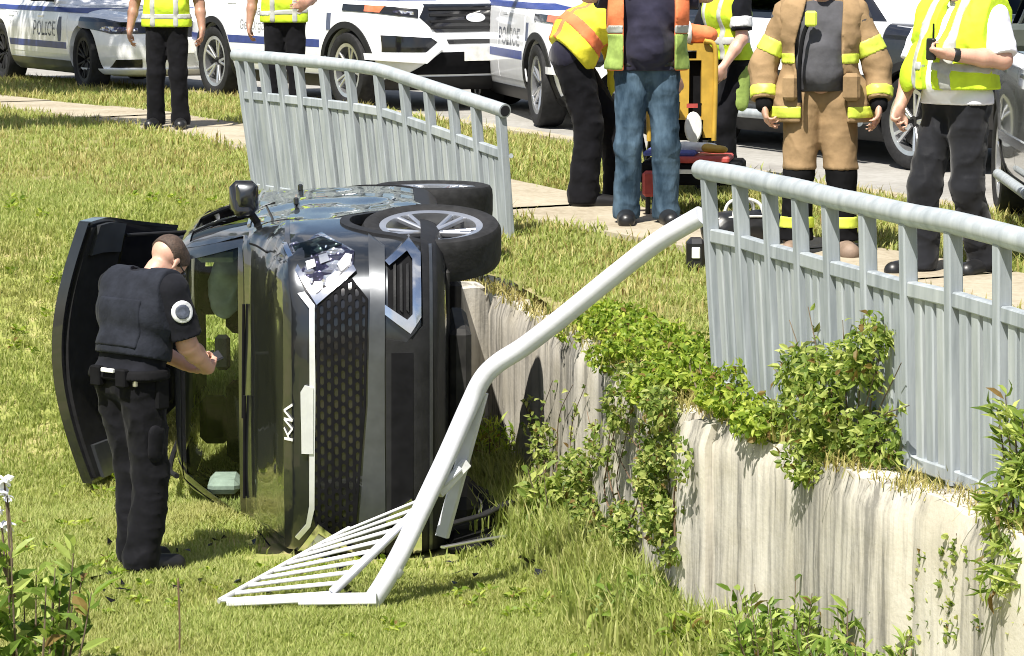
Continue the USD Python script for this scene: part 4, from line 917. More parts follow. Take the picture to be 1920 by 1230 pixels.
def sdf(prims, h=0.011, ease=0.0, k=0.035, cuts=(), fold=0.0, ff=(7, 7, 7), fn=None, seed=0):
    """prims: (a, b, ra, rb[, flat direction, flatness]) tapered rods blended into one skin, cut by half-spaces (point, normal pointing out)."""
    A = np.array([np.minimum(np.asarray(p[0]), p[1]) - max(p[2], p[3]) - ease for p in prims]).min(0) - 3 * h
    B = np.array([np.maximum(np.asarray(p[0]), p[1]) + max(p[2], p[3]) + ease for p in prims]).max(0) + 3 * h
    n = np.ceil((B - A) / h).astype(int) + 1; D = np.full(n, 1.0)
    ax = [A[i] + h * np.arange(n[i]) for i in range(3)]
    for p in prims:
        a, b, ra, rb = np.asarray(p[0], float), np.asarray(p[1], float), p[2] + ease, p[3] + ease; r = max(ra, rb) + k + 2 * h
        lo = np.maximum(((np.minimum(a, b) - r - A) / h).astype(int), 0); hi = np.minimum(((np.maximum(a, b) + r - A) / h).astype(int) + 2, n)
        X, Y, Z = np.meshgrid(*[ax[i][lo[i]:hi[i]] for i in range(3)], indexing="ij")
        P = np.stack([X, Y, Z], -1) - a; d = b - a
        if len(p) > 4:                                       # squashed along a direction
            u = np.asarray(p[4], float); u = u / np.linalg.norm(u); fl = p[5]
            P = P + (P @ u)[..., None] * u * (1 / fl - 1); d = d + (d @ u) * u * (1 / fl - 1)
        t = np.clip((P @ d) / max(d @ d, 1e-9), 0, 1); q = np.linalg.norm(P - t[..., None] * d, axis=-1) - (ra + (rb - ra) * t)
        sl = tuple(slice(lo[i], hi[i]) for i in range(3)); D[sl] = smin(D[sl], q, k)
    G = None
    if fold or fn or len(cuts): G = np.stack(np.meshgrid(*ax, indexing="ij"), -1)
    if fold:
        m = np.abs(D) < 0.06; q = G[m]; w_ = q @ np.array([[0.8, 0.2, 0.45], [-0.3, 0.9, 0.2], [-0.5, 0.2, 0.85]])
        rid = 1 - np.abs(2 * meshkit.noise(w_ * [11, 11, 5.5] + seed * 1.3, seed + 2) - 1); rid2 = 1 - np.abs(2 * meshkit.noise(q * [8, 8, 17] + seed * 2.1, seed + 4) - 1)
        D[m] += fold * 1.3 * (meshkit.fbm(q * ff + seed * 3.7, 3, seed) - 0.5) - fold * 0.55 * (rid ** 3 - 0.25) - fold * 0.22 * (rid2 ** 4 - 0.2)
    for pt, nr in cuts:
        nr = np.asarray(nr, float); D = np.maximum(D, (G - np.asarray(pt)) @ (nr / np.linalg.norm(nr)))
    if fn: D = np.maximum(D, fn(G))
    return surface(D, A, h)
V3 = lambda *a: np.array(a, float)
def rotx(p, c, deg):
    a = math.radians(deg); p = np.asarray(p, float) - c; return np.array([p[0], p[1] * math.cos(a) + p[2] * math.sin(a), -p[1] * math.sin(a) + p[2] * math.cos(a)]) + c
class Figure:
    """A standing figure 1.78 m tall facing +y; joints may be moved before the skins are made."""
    def __init__(self, lean=0.0, bow=0.0, build=1.0, belly=0.0, side=0.0, **joints):
        b = self.b = build; self.bow = bow; self.belly = belly
        c = V3(0, 0, 0.97)
        J = {"pelvis": V3(0, 0, 0.97), "waist": V3(0, 0.01, 1.12), "chest": V3(0, 0.0, 1.32), "neck": V3(0, -0.015, 1.47), "head": V3(0, 0.02, 1.63),
             "shoulder_r": V3(0.185 * b, -0.01, 1.43), "shoulder_l": V3(-0.185 * b, -0.01, 1.43)}
        for n in ("waist", "chest", "neck", "head", "shoulder_r", "shoulder_l"):
            J[n] = rotx(J[n], c, lean * (0.5 if n == "waist" else 1)); J[n][0] += side * (J[n][2] - 0.97)
        J["head"] = rotx(J["head"], J["neck"], bow)
        for s, q in (("r", 1), ("l", -1)):
            sh = J["shoulder_" + s]
            J["elbow_" + s] = sh + V3(q * 0.06, -0.02, -0.29); J["wrist_" + s] = sh + V3(q * 0.075, 0.04, -0.54); J["tip_" + s] = J["wrist_" + s] + V3(-q * 0.005, 0.03, -0.10)
            J["hip_" + s] = V3(q * 0.092, 0, 0.91); J["knee_" + s] = V3(q * 0.105, 0.015, 0.50); J["ankle_" + s] = V3(q * 0.115, -0.02, 0.09); J["toe_" + s] = V3(q * 0.14, 0.16, 0.035)
        for n, v in joints.items(): J[n] = V3(*v)
        self.J = J; self.fwd = rotx(V3(0, 1, 0), V3(0, 0, 0), lean + bow); self.up = rotx(V3(0, 0, 1), V3(0, 0, 0), lean + bow)
        self.tf = rotx(V3(0, 1, 0), V3(0, 0, 0), lean)
    def torso(self, w=1.0):
        J, b, tf = self.J, self.b * w, self.tf; x = V3(1, 0, 0)
        t = [(J["hip_l"] + [0.01, -0.01, 0.06], J["hip_r"] + [-0.01, -0.01, 0.06], 0.108 * b, 0.108 * b, tf, 0.95), (J["waist"] - x * 0.055, J["waist"] + x * 0.055, 0.112 * b, 0.112 * b, tf, 0.88),
             (J["chest"] - x * 0.075 * b, J["chest"] + x * 0.075 * b, 0.125 * b, 0.125 * b, tf, 0.85), (J["shoulder_l"] + x * 0.03, J["shoulder_r"] - x * 0.03, 0.062 * b, 0.062 * b), (J["chest"], J["neck"] - [0, 0, 0.03], 0.10 * b, 0.06)]
        if self.belly: t.append((J["waist"] + tf * self.belly + [0, 0, -0.03], J["waist"] + tf * self.belly * 0.8 + [0, 0, 0.08], 0.13, 0.12))
        return t
    def legs(self, w=1.0):
        J, b = self.J, self.b * w; o = []
        for s in "rl": o += [(J["hip_" + s], J["knee_" + s], 0.088 * b, 0.06 * b), (J["knee_" + s], J["knee_" + s] * 0.6 + J["ankle_" + s] * 0.4 + [0, -0.015, 0], 0.058 * b, 0.058 * b), (J["knee_" + s] * 0.6 + J["ankle_" + s] * 0.4 + [0, -0.015, 0], J["ankle_" + s], 0.058 * b, 0.042 * b)]
        return o
    def trouser(self, w=1.0, cuff=0.064):
        J, b = self.J, self.b * w; o = []
        for s in "rl": o += [(J["hip_" + s], J["knee_" + s], 0.098 * b, 0.076 * b), (J["knee_" + s], J["ankle_" + s], 0.076 * b, cuff * b), (J["ankle_" + s], J["ankle_" + s] - [0, 0, 0.04], cuff * b, cuff * b)]
        return o + self.torso()[:2]
    def foot(self):
        J = self.J; o = []
        for s in "rl":
            a, t = J["ankle_" + s], J["toe_" + s]; hd = (t - a) * [1, 1, 0]; hd /= np.linalg.norm(hd)
            o += [(a, a * [1, 1, 0] + [0, 0, a[2] - 0.045], 0.043, 0.045), (a * [1, 1, 0] - hd * 0.03 + [0, 0, a[2] - 0.05], t, 0.042, 0.034), (a * [1, 1, 0] + hd * 0.08 + [0, 0, a[2] - 0.045], t, 0.046, 0.036)]
        return o
    def arm(self, s, w=1.0, lower=True):
        J, b = self.J, self.b * w; o = [(J["shoulder_" + s], J["elbow_" + s], 0.058 * b, 0.045 * b)]
        if lower: o += [(J["elbow_" + s], J["elbow_" + s] * 0.65 + J["wrist_" + s] * 0.35, 0.045 * b, 0.044 * b), (J["elbow_" + s] * 0.65 + J["wrist_" + s] * 0.35, J["wrist_" + s], 0.044 * b, 0.029 * b)]
        return o
    def hand(self, s, curl=35, palm=None):
        J = self.J; w, t = J["wrist_" + s], J["tip_" + s]; d = t - w; d /= np.linalg.norm(d); q = 1 if s == "r" else -1
        pn = V3(-q, 0, 0) if palm is None else V3(*palm); pn = pn - (pn @ d) * d; pn /= np.linalg.norm(pn); ac = np.cross(pn, d) * q      # towards the thumb
        o = [(w, w + d * 0.045, 0.029, 0.036, pn, 0.6), (w + d * 0.03 + ac * 0.022, w + d * 0.085 + ac * 0.025, 0.026, 0.021, pn, 0.62), (w + d * 0.03 - ac * 0.02, w + d * 0.08 - ac * 0.027, 0.026, 0.02, pn, 0.62)]
        f = []
        for i, (a, L) in enumerate(((0.033, 0.040), (0.011, 0.045), (-0.011, 0.042), (-0.031, 0.033))):
            p = w + d * (0.09 - 0.004 * i) + ac * a; c = math.radians(curl * (0.75 + 0.12 * i)); ang = 0.0
            for j, l in enumerate((L, L * 0.62, L * 0.5)):
                ang += c * (1.0, 0.9, 0.6)[j]; e = p + (d * math.cos(ang) + pn * math.sin(ang) + ac * a * 0.6) * l; f.append((p, e, 0.0095 - 0.001 * j, 0.0088 - 0.001 * j)); p = e
        p = w + d * 0.025 + ac * 0.034; e = p + (d * 0.6 + ac * 0.6 + pn * 0.35) * 0.045; e2 = e + (d * 0.85 + pn * 0.45) * 0.032
        return o + [(p, e, 0.013, 0.011), (e, e2, 0.0105, 0.009)], f
    def headset(self):
        J, f, u = self.J, self.fwd, self.up; h, r = J["head"], V3(1, 0, 0)
        o = [(J["neck"] - [0, 0, 0.05], h - u * 0.06 - f * 0.02, 0.062, 0.056), (h + u * 0.045 - f * 0.03, h + u * 0.045 + f * 0.02, 0.082, 0.078), (h - u * 0.035 + f * 0.03, h - u * 0.085 + f * 0.055, 0.062, 0.036), (h + f * 0.05, h - u * 0.03 + f * 0.05, 0.055, 0.05)]
        fine = [(h + u * 0.015 + f * 0.098, h - u * 0.028 + f * 0.116, 0.009, 0.014), (h + u * 0.03 + f * 0.088 - r * 0.03, h + u * 0.03 + f * 0.088 + r * 0.03, 0.014, 0.014), (h - u * 0.058 + f * 0.095 - r * 0.016, h - u * 0.058 + f * 0.095 + r * 0.016, 0.010, 0.010)]
        for q in (-1, 1): fine += [(h + r * q * 0.08 + u * 0.015 - f * 0.008, h + r * q * 0.076 - u * 0.028 + f * 0.0, 0.016, 0.010, r, 0.5)]
        return o, fine
    def body(self, h=0.010, curl=(35, 35), palms=(None, None)):
        hd, hf = self.headset(); hr, fr = self.hand("r", curl[0], palms[0]); hl, fl = self.hand("l", curl[1], palms[1])
        prims = self.torso(0.93) + self.legs(0.95) + self.foot() + self.arm("r") + self.arm("l") + hd + hr + hl
        # big forms first with a soft blend, fingers and face with a tight one
        A = prims; h_ = h
        lo = np.array([np.minimum(np.asarray(p[0]), p[1]) - max(p[2], p[3]) for p in A + fr + fl + hf]).min(0) - 3 * h_
        hi = np.array([np.maximum(np.asarray(p[0]), p[1]) + max(p[2], p[3]) for p in A + fr + fl + hf]).max(0) + 3 * h_
        n = np.ceil((hi - lo) / h_).astype(int) + 1; D = np.full(n, 1.0); ax = [lo[i] + h_ * np.arange(n[i]) for i in range(3)]
        for group, k in ((A, 0.022), (fr + fl + hf, 0.006)):
            for p in group:
                a, b, ra, rb = np.asarray(p[0], float), np.asarray(p[1], float), p[2], p[3]; r = max(ra, rb) + k + 2 * h_
                l_ = np.maximum(((np.minimum(a, b) - r - lo) / h_).astype(int), 0); u_ = np.minimum(((np.maximum(a, b) + r - lo) / h_).astype(int) + 2, n)
                G = np.stack(np.meshgrid(*[ax[i][l_[i]:u_[i]] for i in range(3)], indexing="ij"), -1) - a; d = b - a
                if len(p) > 4:
                    u = np.asarray(p[4], float); u = u / np.linalg.norm(u); G = G + (G @ u)[..., None] * u * (1 / p[5] - 1); d = d + (d @ u) * u * (1 / p[5] - 1)
                t = np.clip((G @ d) / max(d @ d, 1e-9), 0, 1); q = np.linalg.norm(G - t[..., None] * d, axis=-1) - (ra + (rb - ra) * t)
                sl = tuple(slice(l_[i], u_[i]) for i in range(3)); D[sl] = smin(D[sl], q, k)
        return surface(D, lo, h_)
    def trunk_band(self, z0, z1):
        """Cutting planes across the trunk, at two heights along the (leaning) spine."""
        J = self.J; ax = J["chest"] - J["pelvis"]; L = np.linalg.norm(ax); u = ax / L
        return [(J["pelvis"] + u * (z0 - 0.97), -u), (J["pelvis"] + u * (z1 - 0.97), u)]
def person(label, loc, face, fig, skin, res=0.011, hair="hair_brown", curl=(35, 35), palms=(None, None), group=None, size=1.0):
    t = thing("person", label, "person", loc, face, group)
    if size != 1.0: UsdGeom.Xformable(t).AddScaleOp().Set(Gf.Vec3f(size, size, size))
    obj("body", fig.body(res, curl, palms), skin, t, True)
    hd, u, f = fig.J["head"], fig.up, fig.fwd
    obj("hair", sdf([(hd + u * 0.052 - f * 0.032, hd + u * 0.052 + f * 0.018, 0.085, 0.081), (hd + u * 0.02 - f * 0.05, hd + u * 0.03 - f * 0.05, 0.06, 0.06)], max(res, 0.008), 0.0025, 0.02, cuts=[(hd + u * 0.028 + f * 0.045, f * 0.8 - u * 0.6), (hd + u * 0.004 - f * 0.02, -u * 0.9 - f * 0.35)], fold=0.004, ff=(30, 30, 30)), hair, t, True)
    obj("boots" if skin else "boots", sdf(fig.foot(), res, 0.012, 0.02, cuts=[(V3(0, 0, 0.0), V3(0, 0, -1))]), "boot_black", t, True)
    return t
def trousers(t, fig, mat, h, waist=1.03, ease=0.0, fold=0.012, w=1.0, cuff=0.064, name="trousers", lo=0.035, seed=1, extra=()):
    return obj(name, sdf(fig.trouser(w, cuff), h, ease, 0.03, cuts=[(fig.J["pelvis"] + V3(0, 0, waist - 0.97), V3(0, 0, 1)), (V3(0, 0, lo), V3(0, 0, -1))] + list(extra), fold=fold, ff=(10, 10, 4.5), seed=seed), mat, t, True)
def sleeve_cut(fig, s, fr):
    J = fig.J; a, b = (J["shoulder_" + s], J["elbow_" + s]) if fr <= 1 else (J["elbow_" + s], J["wrist_" + s]); q = fr if fr <= 1 else fr - 1
    return a + (b - a) * q, b - a
def shirt(t, fig, mat, h, hem=0.96, sleeve=0.75, ease=0.016, fold=0.010, name="shirt", seed=2, w=1.0, cut_legs=True):
    parts = sdf(fig.torso(w), h, ease, 0.035, cuts=[(V3(0, 0, hem), V3(0, 0, -1))] if hem is not None else [], fold=fold, ff=(6, 6, 9), seed=seed)
    m = obj(name, parts, mat, t, True)
    for s in "rl":
        long = sleeve > 1
        pr = fig.arm(s, 1.1, lower=long); c = sleeve_cut(fig, s, sleeve)
        if not long:
            a, b, ra, rb = pr[0][:4]; pr = [(a, b, ra, ra * 0.98)]
        obj("sleeve", sdf(pr, h, ease, 0.02, cuts=[c], fold=fold, ff=(9, 9, 9), seed=seed + 3), mat, m, True)
    return m
def vest(t, fig, mat, h, hem=0.93, top=1.50, ease=0.034, fold=0.012, fn=None, seed=5, bands=((1.06, 1.11),), band_mat="reflective", w=1.03, name="vest"):
    pr = fig.torso(w); J = fig.J
    base = [(V3(0, 0, hem), V3(0, 0, -1))] if fig.tf[1] > 0.9 else fig.trunk_band(hem, 1.6)[:1]
    neck = lambda G: 0.085 - np.linalg.norm((G - (J["neck"] + [0, 0.03, 0.0])) * [1, 1, 0.6], axis=-1)
    f2 = (lambda G: np.maximum(neck(G), fn(G))) if fn else neck
    sd = [(J["shoulder_r"] + V3(-0.01, 0, 0), V3(1, 0, 0)), (J["shoulder_l"] + V3(0.01, 0, 0), V3(-1, 0, 0))] if fig.tf[1] > 0.9 else []
    sd = [(p - [0.0, 0, 0] + V3(0.055 * np.sign(n[0]), 0, 0), n) for p, n in sd]
    v = obj(name, sdf(pr, h, ease, 0.04, cuts=base + sd, fold=fold, ff=(5, 5, 7), fn=f2, seed=seed), mat, t, True)
    for z0, z1 in bands:
        obj("reflective_band", sdf(pr, h, ease + 0.005, 0.04, cuts=fig.trunk_band(z0, z1) + sd, fold=fold, ff=(5, 5, 7), fn=f2, seed=seed), band_mat, v, True)
    for q in (-1, 1):
        sx = q * 0.105
        obj("shoulder_stripe", sdf(pr, h, ease + 0.006, 0.04, cuts=base + [(V3(sx - 0.026, 0, 0), V3(-1, 0, 0)), (V3(sx + 0.026, 0, 0), V3(1, 0, 0))], fold=fold, ff=(5, 5, 7), fn=f2, seed=seed), band_mat, v, True)
    return v

# --- the officer beside the overturned car
fig = Figure(lean=13, bow=38, build=1.12, elbow_r=(0.245, 0.16, 1.15), wrist_r=(0.135, 0.40, 1.00), tip_r=(0.07, 0.48, 1.02), elbow_l=(-0.22, 0.24, 1.13), wrist_l=(-0.06, 0.42, 1.0), tip_l=(-0.01, 0.50, 1.0),
             knee_r=(0.115, 0.03, 0.50), ankle_r=(0.105, -0.03, 0.09), knee_l=(-0.06, 0.06, 0.50), ankle_l=(-0.045, 0.05, 0.09), toe_r=(0.15, 0.15, 0.035), toe_l=(-0.06, 0.24, 0.035))
loc = onground(250, 1071, zf)
off = person("bowed police officer in black uniform standing at the overturned car, hands in front", loc, -42, fig, "skin", 0.008, curl=(55, 55), palms=((-0.7, 0, 0.7), (0.7, 0, 0.7)))
tr = trousers(off, fig, "trouser_black", 0.009, fold=0.020, cuff=0.076, w=1.0)
obj("cargo_pocket", sdf([(V3(0.185, 0.0, 0.62), V3(0.19, 0.0, 0.72), 0.05, 0.05, (1, 0, 0), 0.45)], 0.009, 0.0, 0.02, fold=0.006, ff=(12, 12, 12)), "trouser_black", tr, True)
sh = shirt(off, fig, "uniform_black", 0.009, hem=0.98, sleeve=0.86, fold=0.010)
vs = obj("body_armour", sdf(fig.torso(1.06), 0.009, 0.034, 0.03, cuts=fig.trunk_band(1.085, 1.6) + [(fig.J["shoulder_r"] + V3(0.012, 0, 0), V3(1, 0, 0.15)), (fig.J["shoulder_l"] - V3(0.012, 0, 0), V3(-1, 0, 0.15))], fold=0.006, ff=(6, 6, 8),
                            fn=lambda G: 0.095 - np.linalg.norm((G - (fig.J["neck"] + [0, 0.03, 0.01])) * [1, 1, 0.7], axis=-1)), "vest_navy", off, True)
obj("back_panel", sdf(fig.torso(1.06), 0.009, 0.044, 0.03, cuts=fig.trunk_band(1.12, 1.36) + [(V3(0.15, 0, 0), V3(1, 0, 0)), (V3(-0.15, 0, 0), V3(-1, 0, 0)), (V3(0, 0.02, 0), V3(0, 1, 0))], fold=0.004), "vest_navy", vs, True)
bl = obj("duty_belt", sdf(fig.torso(1.0)[:2], 0.009, 0.036, 0.03, cuts=[(V3(0, 0, 0.985), V3(0, 0, -1)), (V3(0, 0, 1.035), V3(0, 0, 1))]), "matte_black", off, True)
for nm, x, y, z, a, b, c, mt_ in (("pouch", 0.10, -0.143, 1.0, 0.035, 0.02, 0.045, "matte_black"), ("pouch", -0.08, -0.150, 1.0, 0.035, 0.02, 0.05, "matte_black"), ("holster", 0.20, 0.02, 0.93, 0.022, 0.04, 0.09, "matte_black"), ("radio", -0.185, 0.02, 1.02, 0.022, 0.03, 0.06, "matte_black"), ("white_tag", 0.02, -0.166, 1.035, 0.045, 0.008, 0.010, "equipment_white"), ("key_ring", 0.165, -0.115, 0.985, 0.010, 0.010, 0.025, "badge_metal")):
    obj(nm, box(x - a, x + a, y - b, y + b, z - c, z + c, min(a, b, c) * 0.35), mt_, bl)
# shoulder patch on the right sleeve, bent round the arm
pa, pd = fig.J["shoulder_r"], fig.J["elbow_r"] - fig.J["shoulder_r"]; pd = pd / np.linalg.norm(pd)
def patch(r, ease, mat, par, name):
    c = pa + pd * 0.10 + V3(0.07, -0.03, 0); nrm = V3(0.82, -0.57, 0.1)
    return obj(name, sdf([(pa, fig.J["elbow_r"], 0.0715, 0.07)], 0.006, ease, 0.02, fold=0.010, ff=(9, 9, 9), seed=5, fn=lambda G: np.maximum(np.linalg.norm((G - c) - ((G - c) @ nrm)[..., None] * nrm / (nrm @ nrm), axis=-1) - r, -((G - c) @ nrm) - 0.06)), mat, par, True)
pt = patch(0.056, 0.022, "patch_white", sh, "shoulder_patch"); patch(0.038, 0.0255, "patch_navy", pt, "patch_crest");
hd = fig.J["head"]
obj("sunglasses", sdf([(hd + fig.fwd * 0.10 + fig.up * 0.012 + V3(q * 0.02, 0, 0), hd + fig.fwd * 0.088 + fig.up * 0.010 + V3(q * 0.052, 0, 0), 0.020, 0.019) for q in (-1, 1)] + [(hd + fig.fwd * 0.07 + fig.up * 0.015 + V3(q * 0.075, 0, 0), hd - fig.fwd * 0.01 + fig.up * 0.012 + V3(q * 0.084, 0, 0), 0.005, 0.004) for q in (-1, 1)], 0.006, 0, 0.01), "gloss_black", off, True)
ph = thing("phone", "small black phone held in the bowed officer's hands", "phone", loc, -42)
obj("phone_case", bar(V3(0.02, 0.455, 1.005), V3(0.075, 0.545, 1.05), 0.075, 0.012, up=(0.3, -0.5, 1)), "gloss_black", ph)
obj("screen", bar(V3(0.024, 0.458, 1.0135), V3(0.073, 0.540, 1.0555), 0.066, 0.003, up=(0.3, -0.5, 1)), "dark_hole", ph)

# --- two officers by the police cars
fig = Figure(build=1.06, elbow_r=(0.30, -0.03, 1.14), wrist_r=(0.335, 0.04, 0.90), tip_r=(0.335, 0.07, 0.80), elbow_l=(-0.30, -0.03, 1.14), wrist_l=(-0.335, 0.05, 0.90), tip_l=(-0.33, 0.09, 0.80))
p = onground(315, 241, zf)
of2 = person("officer in lime vest and black trousers standing on the path at the upper left", p, 176, fig, "skin_tan", 0.013)
trousers(of2, fig, "trouser_black", 0.013, w=0.99, cuff=0.075); shirt(of2, fig, "uniform_black", 0.013, hem=0.95); vest(of2, fig, "lime_vest", 0.013, hem=0.93, bands=((1.0, 1.05), (1.2, 1.25)))
fig = Figure(build=1.06, side=0.05, elbow_r=(0.30, -0.03, 1.14), wrist_r=(0.33, 0.03, 0.90), tip_r=(0.33, 0.06, 0.80), elbow_l=(-0.27, 0.10, 1.16), wrist_l=(-0.22, 0.32, 1.10), tip_l=(-0.15, 0.38, 1.1))
p = np.array([(537 - 960) / FPX * 30.3, 30.2, 0]); p[2] = zf(p[0], p[1])
of3 = person("officer in yellow-lime vest standing behind the left end of the left railing", p, 180, fig, "skin_tan", 0.013)
trousers(of3, fig, "trouser_black", 0.013, w=0.99, cuff=0.075); shirt(of3, fig, "uniform_black", 0.013, hem=0.95); vest(of3, fig, "lime_vest", 0.013, hem=0.93, bands=((1.0, 1.05), (1.2, 1.25)))

# --- worker bending to the right
fig = Figure(lean=47, bow=-5, build=1.08, elbow_r=(0.26, 0.52, 1.03), wrist_r=(0.2, 0.62, 0.82), tip_r=(0.17, 0.66, 0.73), elbow_l=(-0.26, 0.55, 1.08), wrist_l=(-0.2, 0.68, 0.90), tip_l=(-0.18, 0.73, 0.82),
             knee_r=(0.12, 0.10, 0.50), ankle_r=(0.12, 0.06, 0.09), toe_r=(0.13, 0.24, 0.035), knee_l=(-0.10, 0.30, 0.52), ankle_l=(-0.10, 0.34, 0.09), toe_l=(-0.10, 0.52, 0.035), hip_l=(-0.092, 0.03, 0.90))
p = onground(1068, 390, zf)
wk = person("worker bending forward in yellow and orange vest and loose black trousers", p, -78, fig, "skin", 0.012, size=1.14)
trousers(wk, fig, "trouser_black", 0.012, w=1.06, cuff=0.078, fold=0.02, waist=1.06)
shirt(wk, fig, "navy_tee", 0.012, hem=None, sleeve=0.8)
vest(wk, fig, "yellow_vest", 0.012, hem=0.95, ease=0.05, fold=0.02, bands=((1.06, 1.14), (1.30, 1.36)), band_mat="orange_cloth")
fl = [np.array(q) for q in ((-0.16, 0.20, 1.08), (-0.18, 0.30, 1.02), (-0.18, 0.34, 0.86), (-0.17, 0.30, 0.70))]
obj("vest_flap", sdf([(fl[0], fl[1], 0.06, 0.07, (1, 0, 0), 0.35), (fl[1], fl[2], 0.07, 0.055, (1, 0, 0), 0.35), (fl[2], fl[3], 0.055, 0.02, (1, 0, 0), 0.35)], 0.012, 0.0, 0.02, fold=0.012), "yellow_vest", wk, True)

# --- man in jeans
fig = Figure(build=1.12, belly=0.05, elbow_r=(0.37, 0.02, 1.43), wrist_r=(0.22, 0.14, 1.60), tip_r=(0.14, 0.17, 1.63), elbow_l=(-0.37, 0.02, 1.43), wrist_l=(-0.22, 0.14, 1.60), tip_l=(-0.14, 0.17, 1.63),
             knee_r=(0.115, 0.03, 0.50), ankle_r=(0.125, -0.03, 0.09), knee_l=(-0.115, 0.02, 0.50), ankle_l=(-0.125, -0.02, 0.09))
p = onground(1212, 421, zf)
jm = person("man in blue jeans, navy t-shirt and open hi-vis vest standing beside the gap", p, 183, fig, "skin", 0.011, size=1.09)
trousers(jm, fig, "denim", 0.010, w=0.98, cuff=0.07, fold=0.015, seed=9)
shirt(jm, fig, "navy_tee", 0.010, hem=0.96, fold=0.014, seed=4, sleeve=0.7)
op = lambda G: np.where(G[..., 1] > 0.0, 0.158 - np.abs(G[..., 0]), -1.0)
jv = vest(jm, fig, "orange_cloth", 0.011, hem=0.96, ease=0.05, fn=op, bands=((1.19, 1.24),), w=1.06)
obj("lower_panel", sdf(fig.torso(1.06), 0.011, 0.056, 0.04, cuts=fig.trunk_band(0.965, 1.19), fold=0.012, ff=(5, 5, 7), fn=op, seed=5), "olive_mesh", jv, True)
obj("belt", sdf(fig.torso()[:2], 0.011, 0.024, 0.03, cuts=[(V3(0, 0, 0.985), V3(0, 0, -1)), (V3(0, 0, 1.02), V3(0, 0, 1))]), "boot_black", jm, True)

# --- responder in lime vest behind the stretcher
fig = Figure(build=1.0, lean=4, elbow_l=(-0.23, 0.03, 1.14), wrist_l=(-0.21, 0.18, 0.93), tip_l=(-0.2, 0.23, 0.84), elbow_r=(0.22, 0.12, 1.15), wrist_r=(0.15, 0.34, 1.08), tip_r=(0.12, 0.43, 1.08),
             knee_l=(-0.1, 0.10, 0.50), ankle_l=(-0.1, 0.06, 0.09), toe_l=(-0.1, 0.24, 0.035))
p = np.array([(1362 - 960) / FPX * 24.3, 24.1, 0]); p[2] = zf(p[0], p[1])
rs = person("responder in lime vest and black shirt, seen from the side behind the yellow stretcher", p, 118, fig, "skin_light", 0.012)
trousers(rs, fig, "trouser_black", 0.012, w=1.05, cuff=0.078); shirt(rs, fig, "uniform_black", 0.012, hem=0.93, sleeve=0.8); vest(rs, fig, "lime_vest", 0.012, hem=0.98, bands=((1.10, 1.16),), band_mat="reflective")
obj("sleeve_band", sdf([(fig.J["shoulder_l"], fig.J["elbow_l"], 0.067, 0.066)], 0.010, 0.02, 0.02, cuts=[(fig.J["shoulder_l"] * 0.55 + fig.J["elbow_l"] * 0.45, fig.J["shoulder_l"] - fig.J["elbow_l"]), (fig.J["shoulder_l"] * 0.28 + fig.J["elbow_l"] * 0.72, fig.J["elbow_l"] - fig.J["shoulder_l"])]), "patch_white", rs, True)
obj("vest_tail", sdf([(V3(-0.17, -0.02, 0.95), V3(-0.19, 0.0, 0.66), 0.075, 0.06, (1, 0, 0), 0.3)], 0.012, 0, 0.02, fold=0.01), "olive_mesh", rs, True)

# --- firefighter
fig = Figure(build=1.06, lean=-2, belly=0.04, elbow_r=(0.33, -0.02, 1.13), wrist_r=(0.33, 0.07, 0.90), tip_r=(0.315, 0.10, 0.80), elbow_l=(-0.33, -0.02, 1.13), wrist_l=(-0.34, 0.07, 0.90), tip_l=(-0.33, 0.12, 0.80),
             knee_r=(0.125, 0.03, 0.50), ankle_r=(0.135, -0.01, 0.09), knee_l=(-0.125, 0.03, 0.50), ankle_l=(-0.135, -0.01, 0.09), toe_r=(0.18, 0.17, 0.04), toe_l=(-0.18, 0.17, 0.04))
p = onground(1535, 482, zf)
ff = person("firefighter in tan turnout coat with lime bands over a grey shirt", p, 176, fig, "skin", 0.010, curl=(45, 30), size=1.06)
tr = trousers(ff, fig, "turnout_tan", 0.010, w=1.14, cuff=0.092, fold=0.012, lo=0.52, waist=1.10, name="turnout_trousers")
lw = trousers(ff, fig, "matte_black", 0.010, w=1.04, cuff=0.085, fold=0.012, lo=0.10, waist=0.60, name="lower_trousers", seed=6)
obj("trouser_band", sdf(fig.trouser(1.04, 0.085), 0.010, 0.006, 0.03, cuts=[(V3(0, 0, 0.175), V3(0, 0, -1)), (V3(0, 0, 0.245), V3(0, 0, 1))], fold=0.012, ff=(10, 10, 4.5), seed=6), "reflective_lime", lw, True)
shirt(ff, fig, "grey_shirt", 0.010, hem=0.98, sleeve=0.2, fold=0.008)
opn = lambda G: np.where(G[..., 1] > 0.01, (0.135 - 0.11 * np.clip(G[..., 2] - 1.25, 0, 1)) - np.abs(G[..., 0] + 0.02 * np.sin(G[..., 2] * 9)), -1.0)
ct = obj("coat", sdf(fig.torso(1.06) + [(V3(-0.12, 0, 0.95), V3(0.12, 0, 0.95), 0.138, 0.138, (0, 1, 0), 0.9), (V3(-0.14, 0, 0.82), V3(0.14, 0, 0.82), 0.132, 0.132, (0, 1, 0), 0.9)], 0.010, 0.032, 0.05, cuts=[(V3(0, 0, 0.80), V3(0, 0, -1))], fold=0.022, ff=(5, 5, 6), fn=opn, seed=11), "turnout_tan", ff, True)
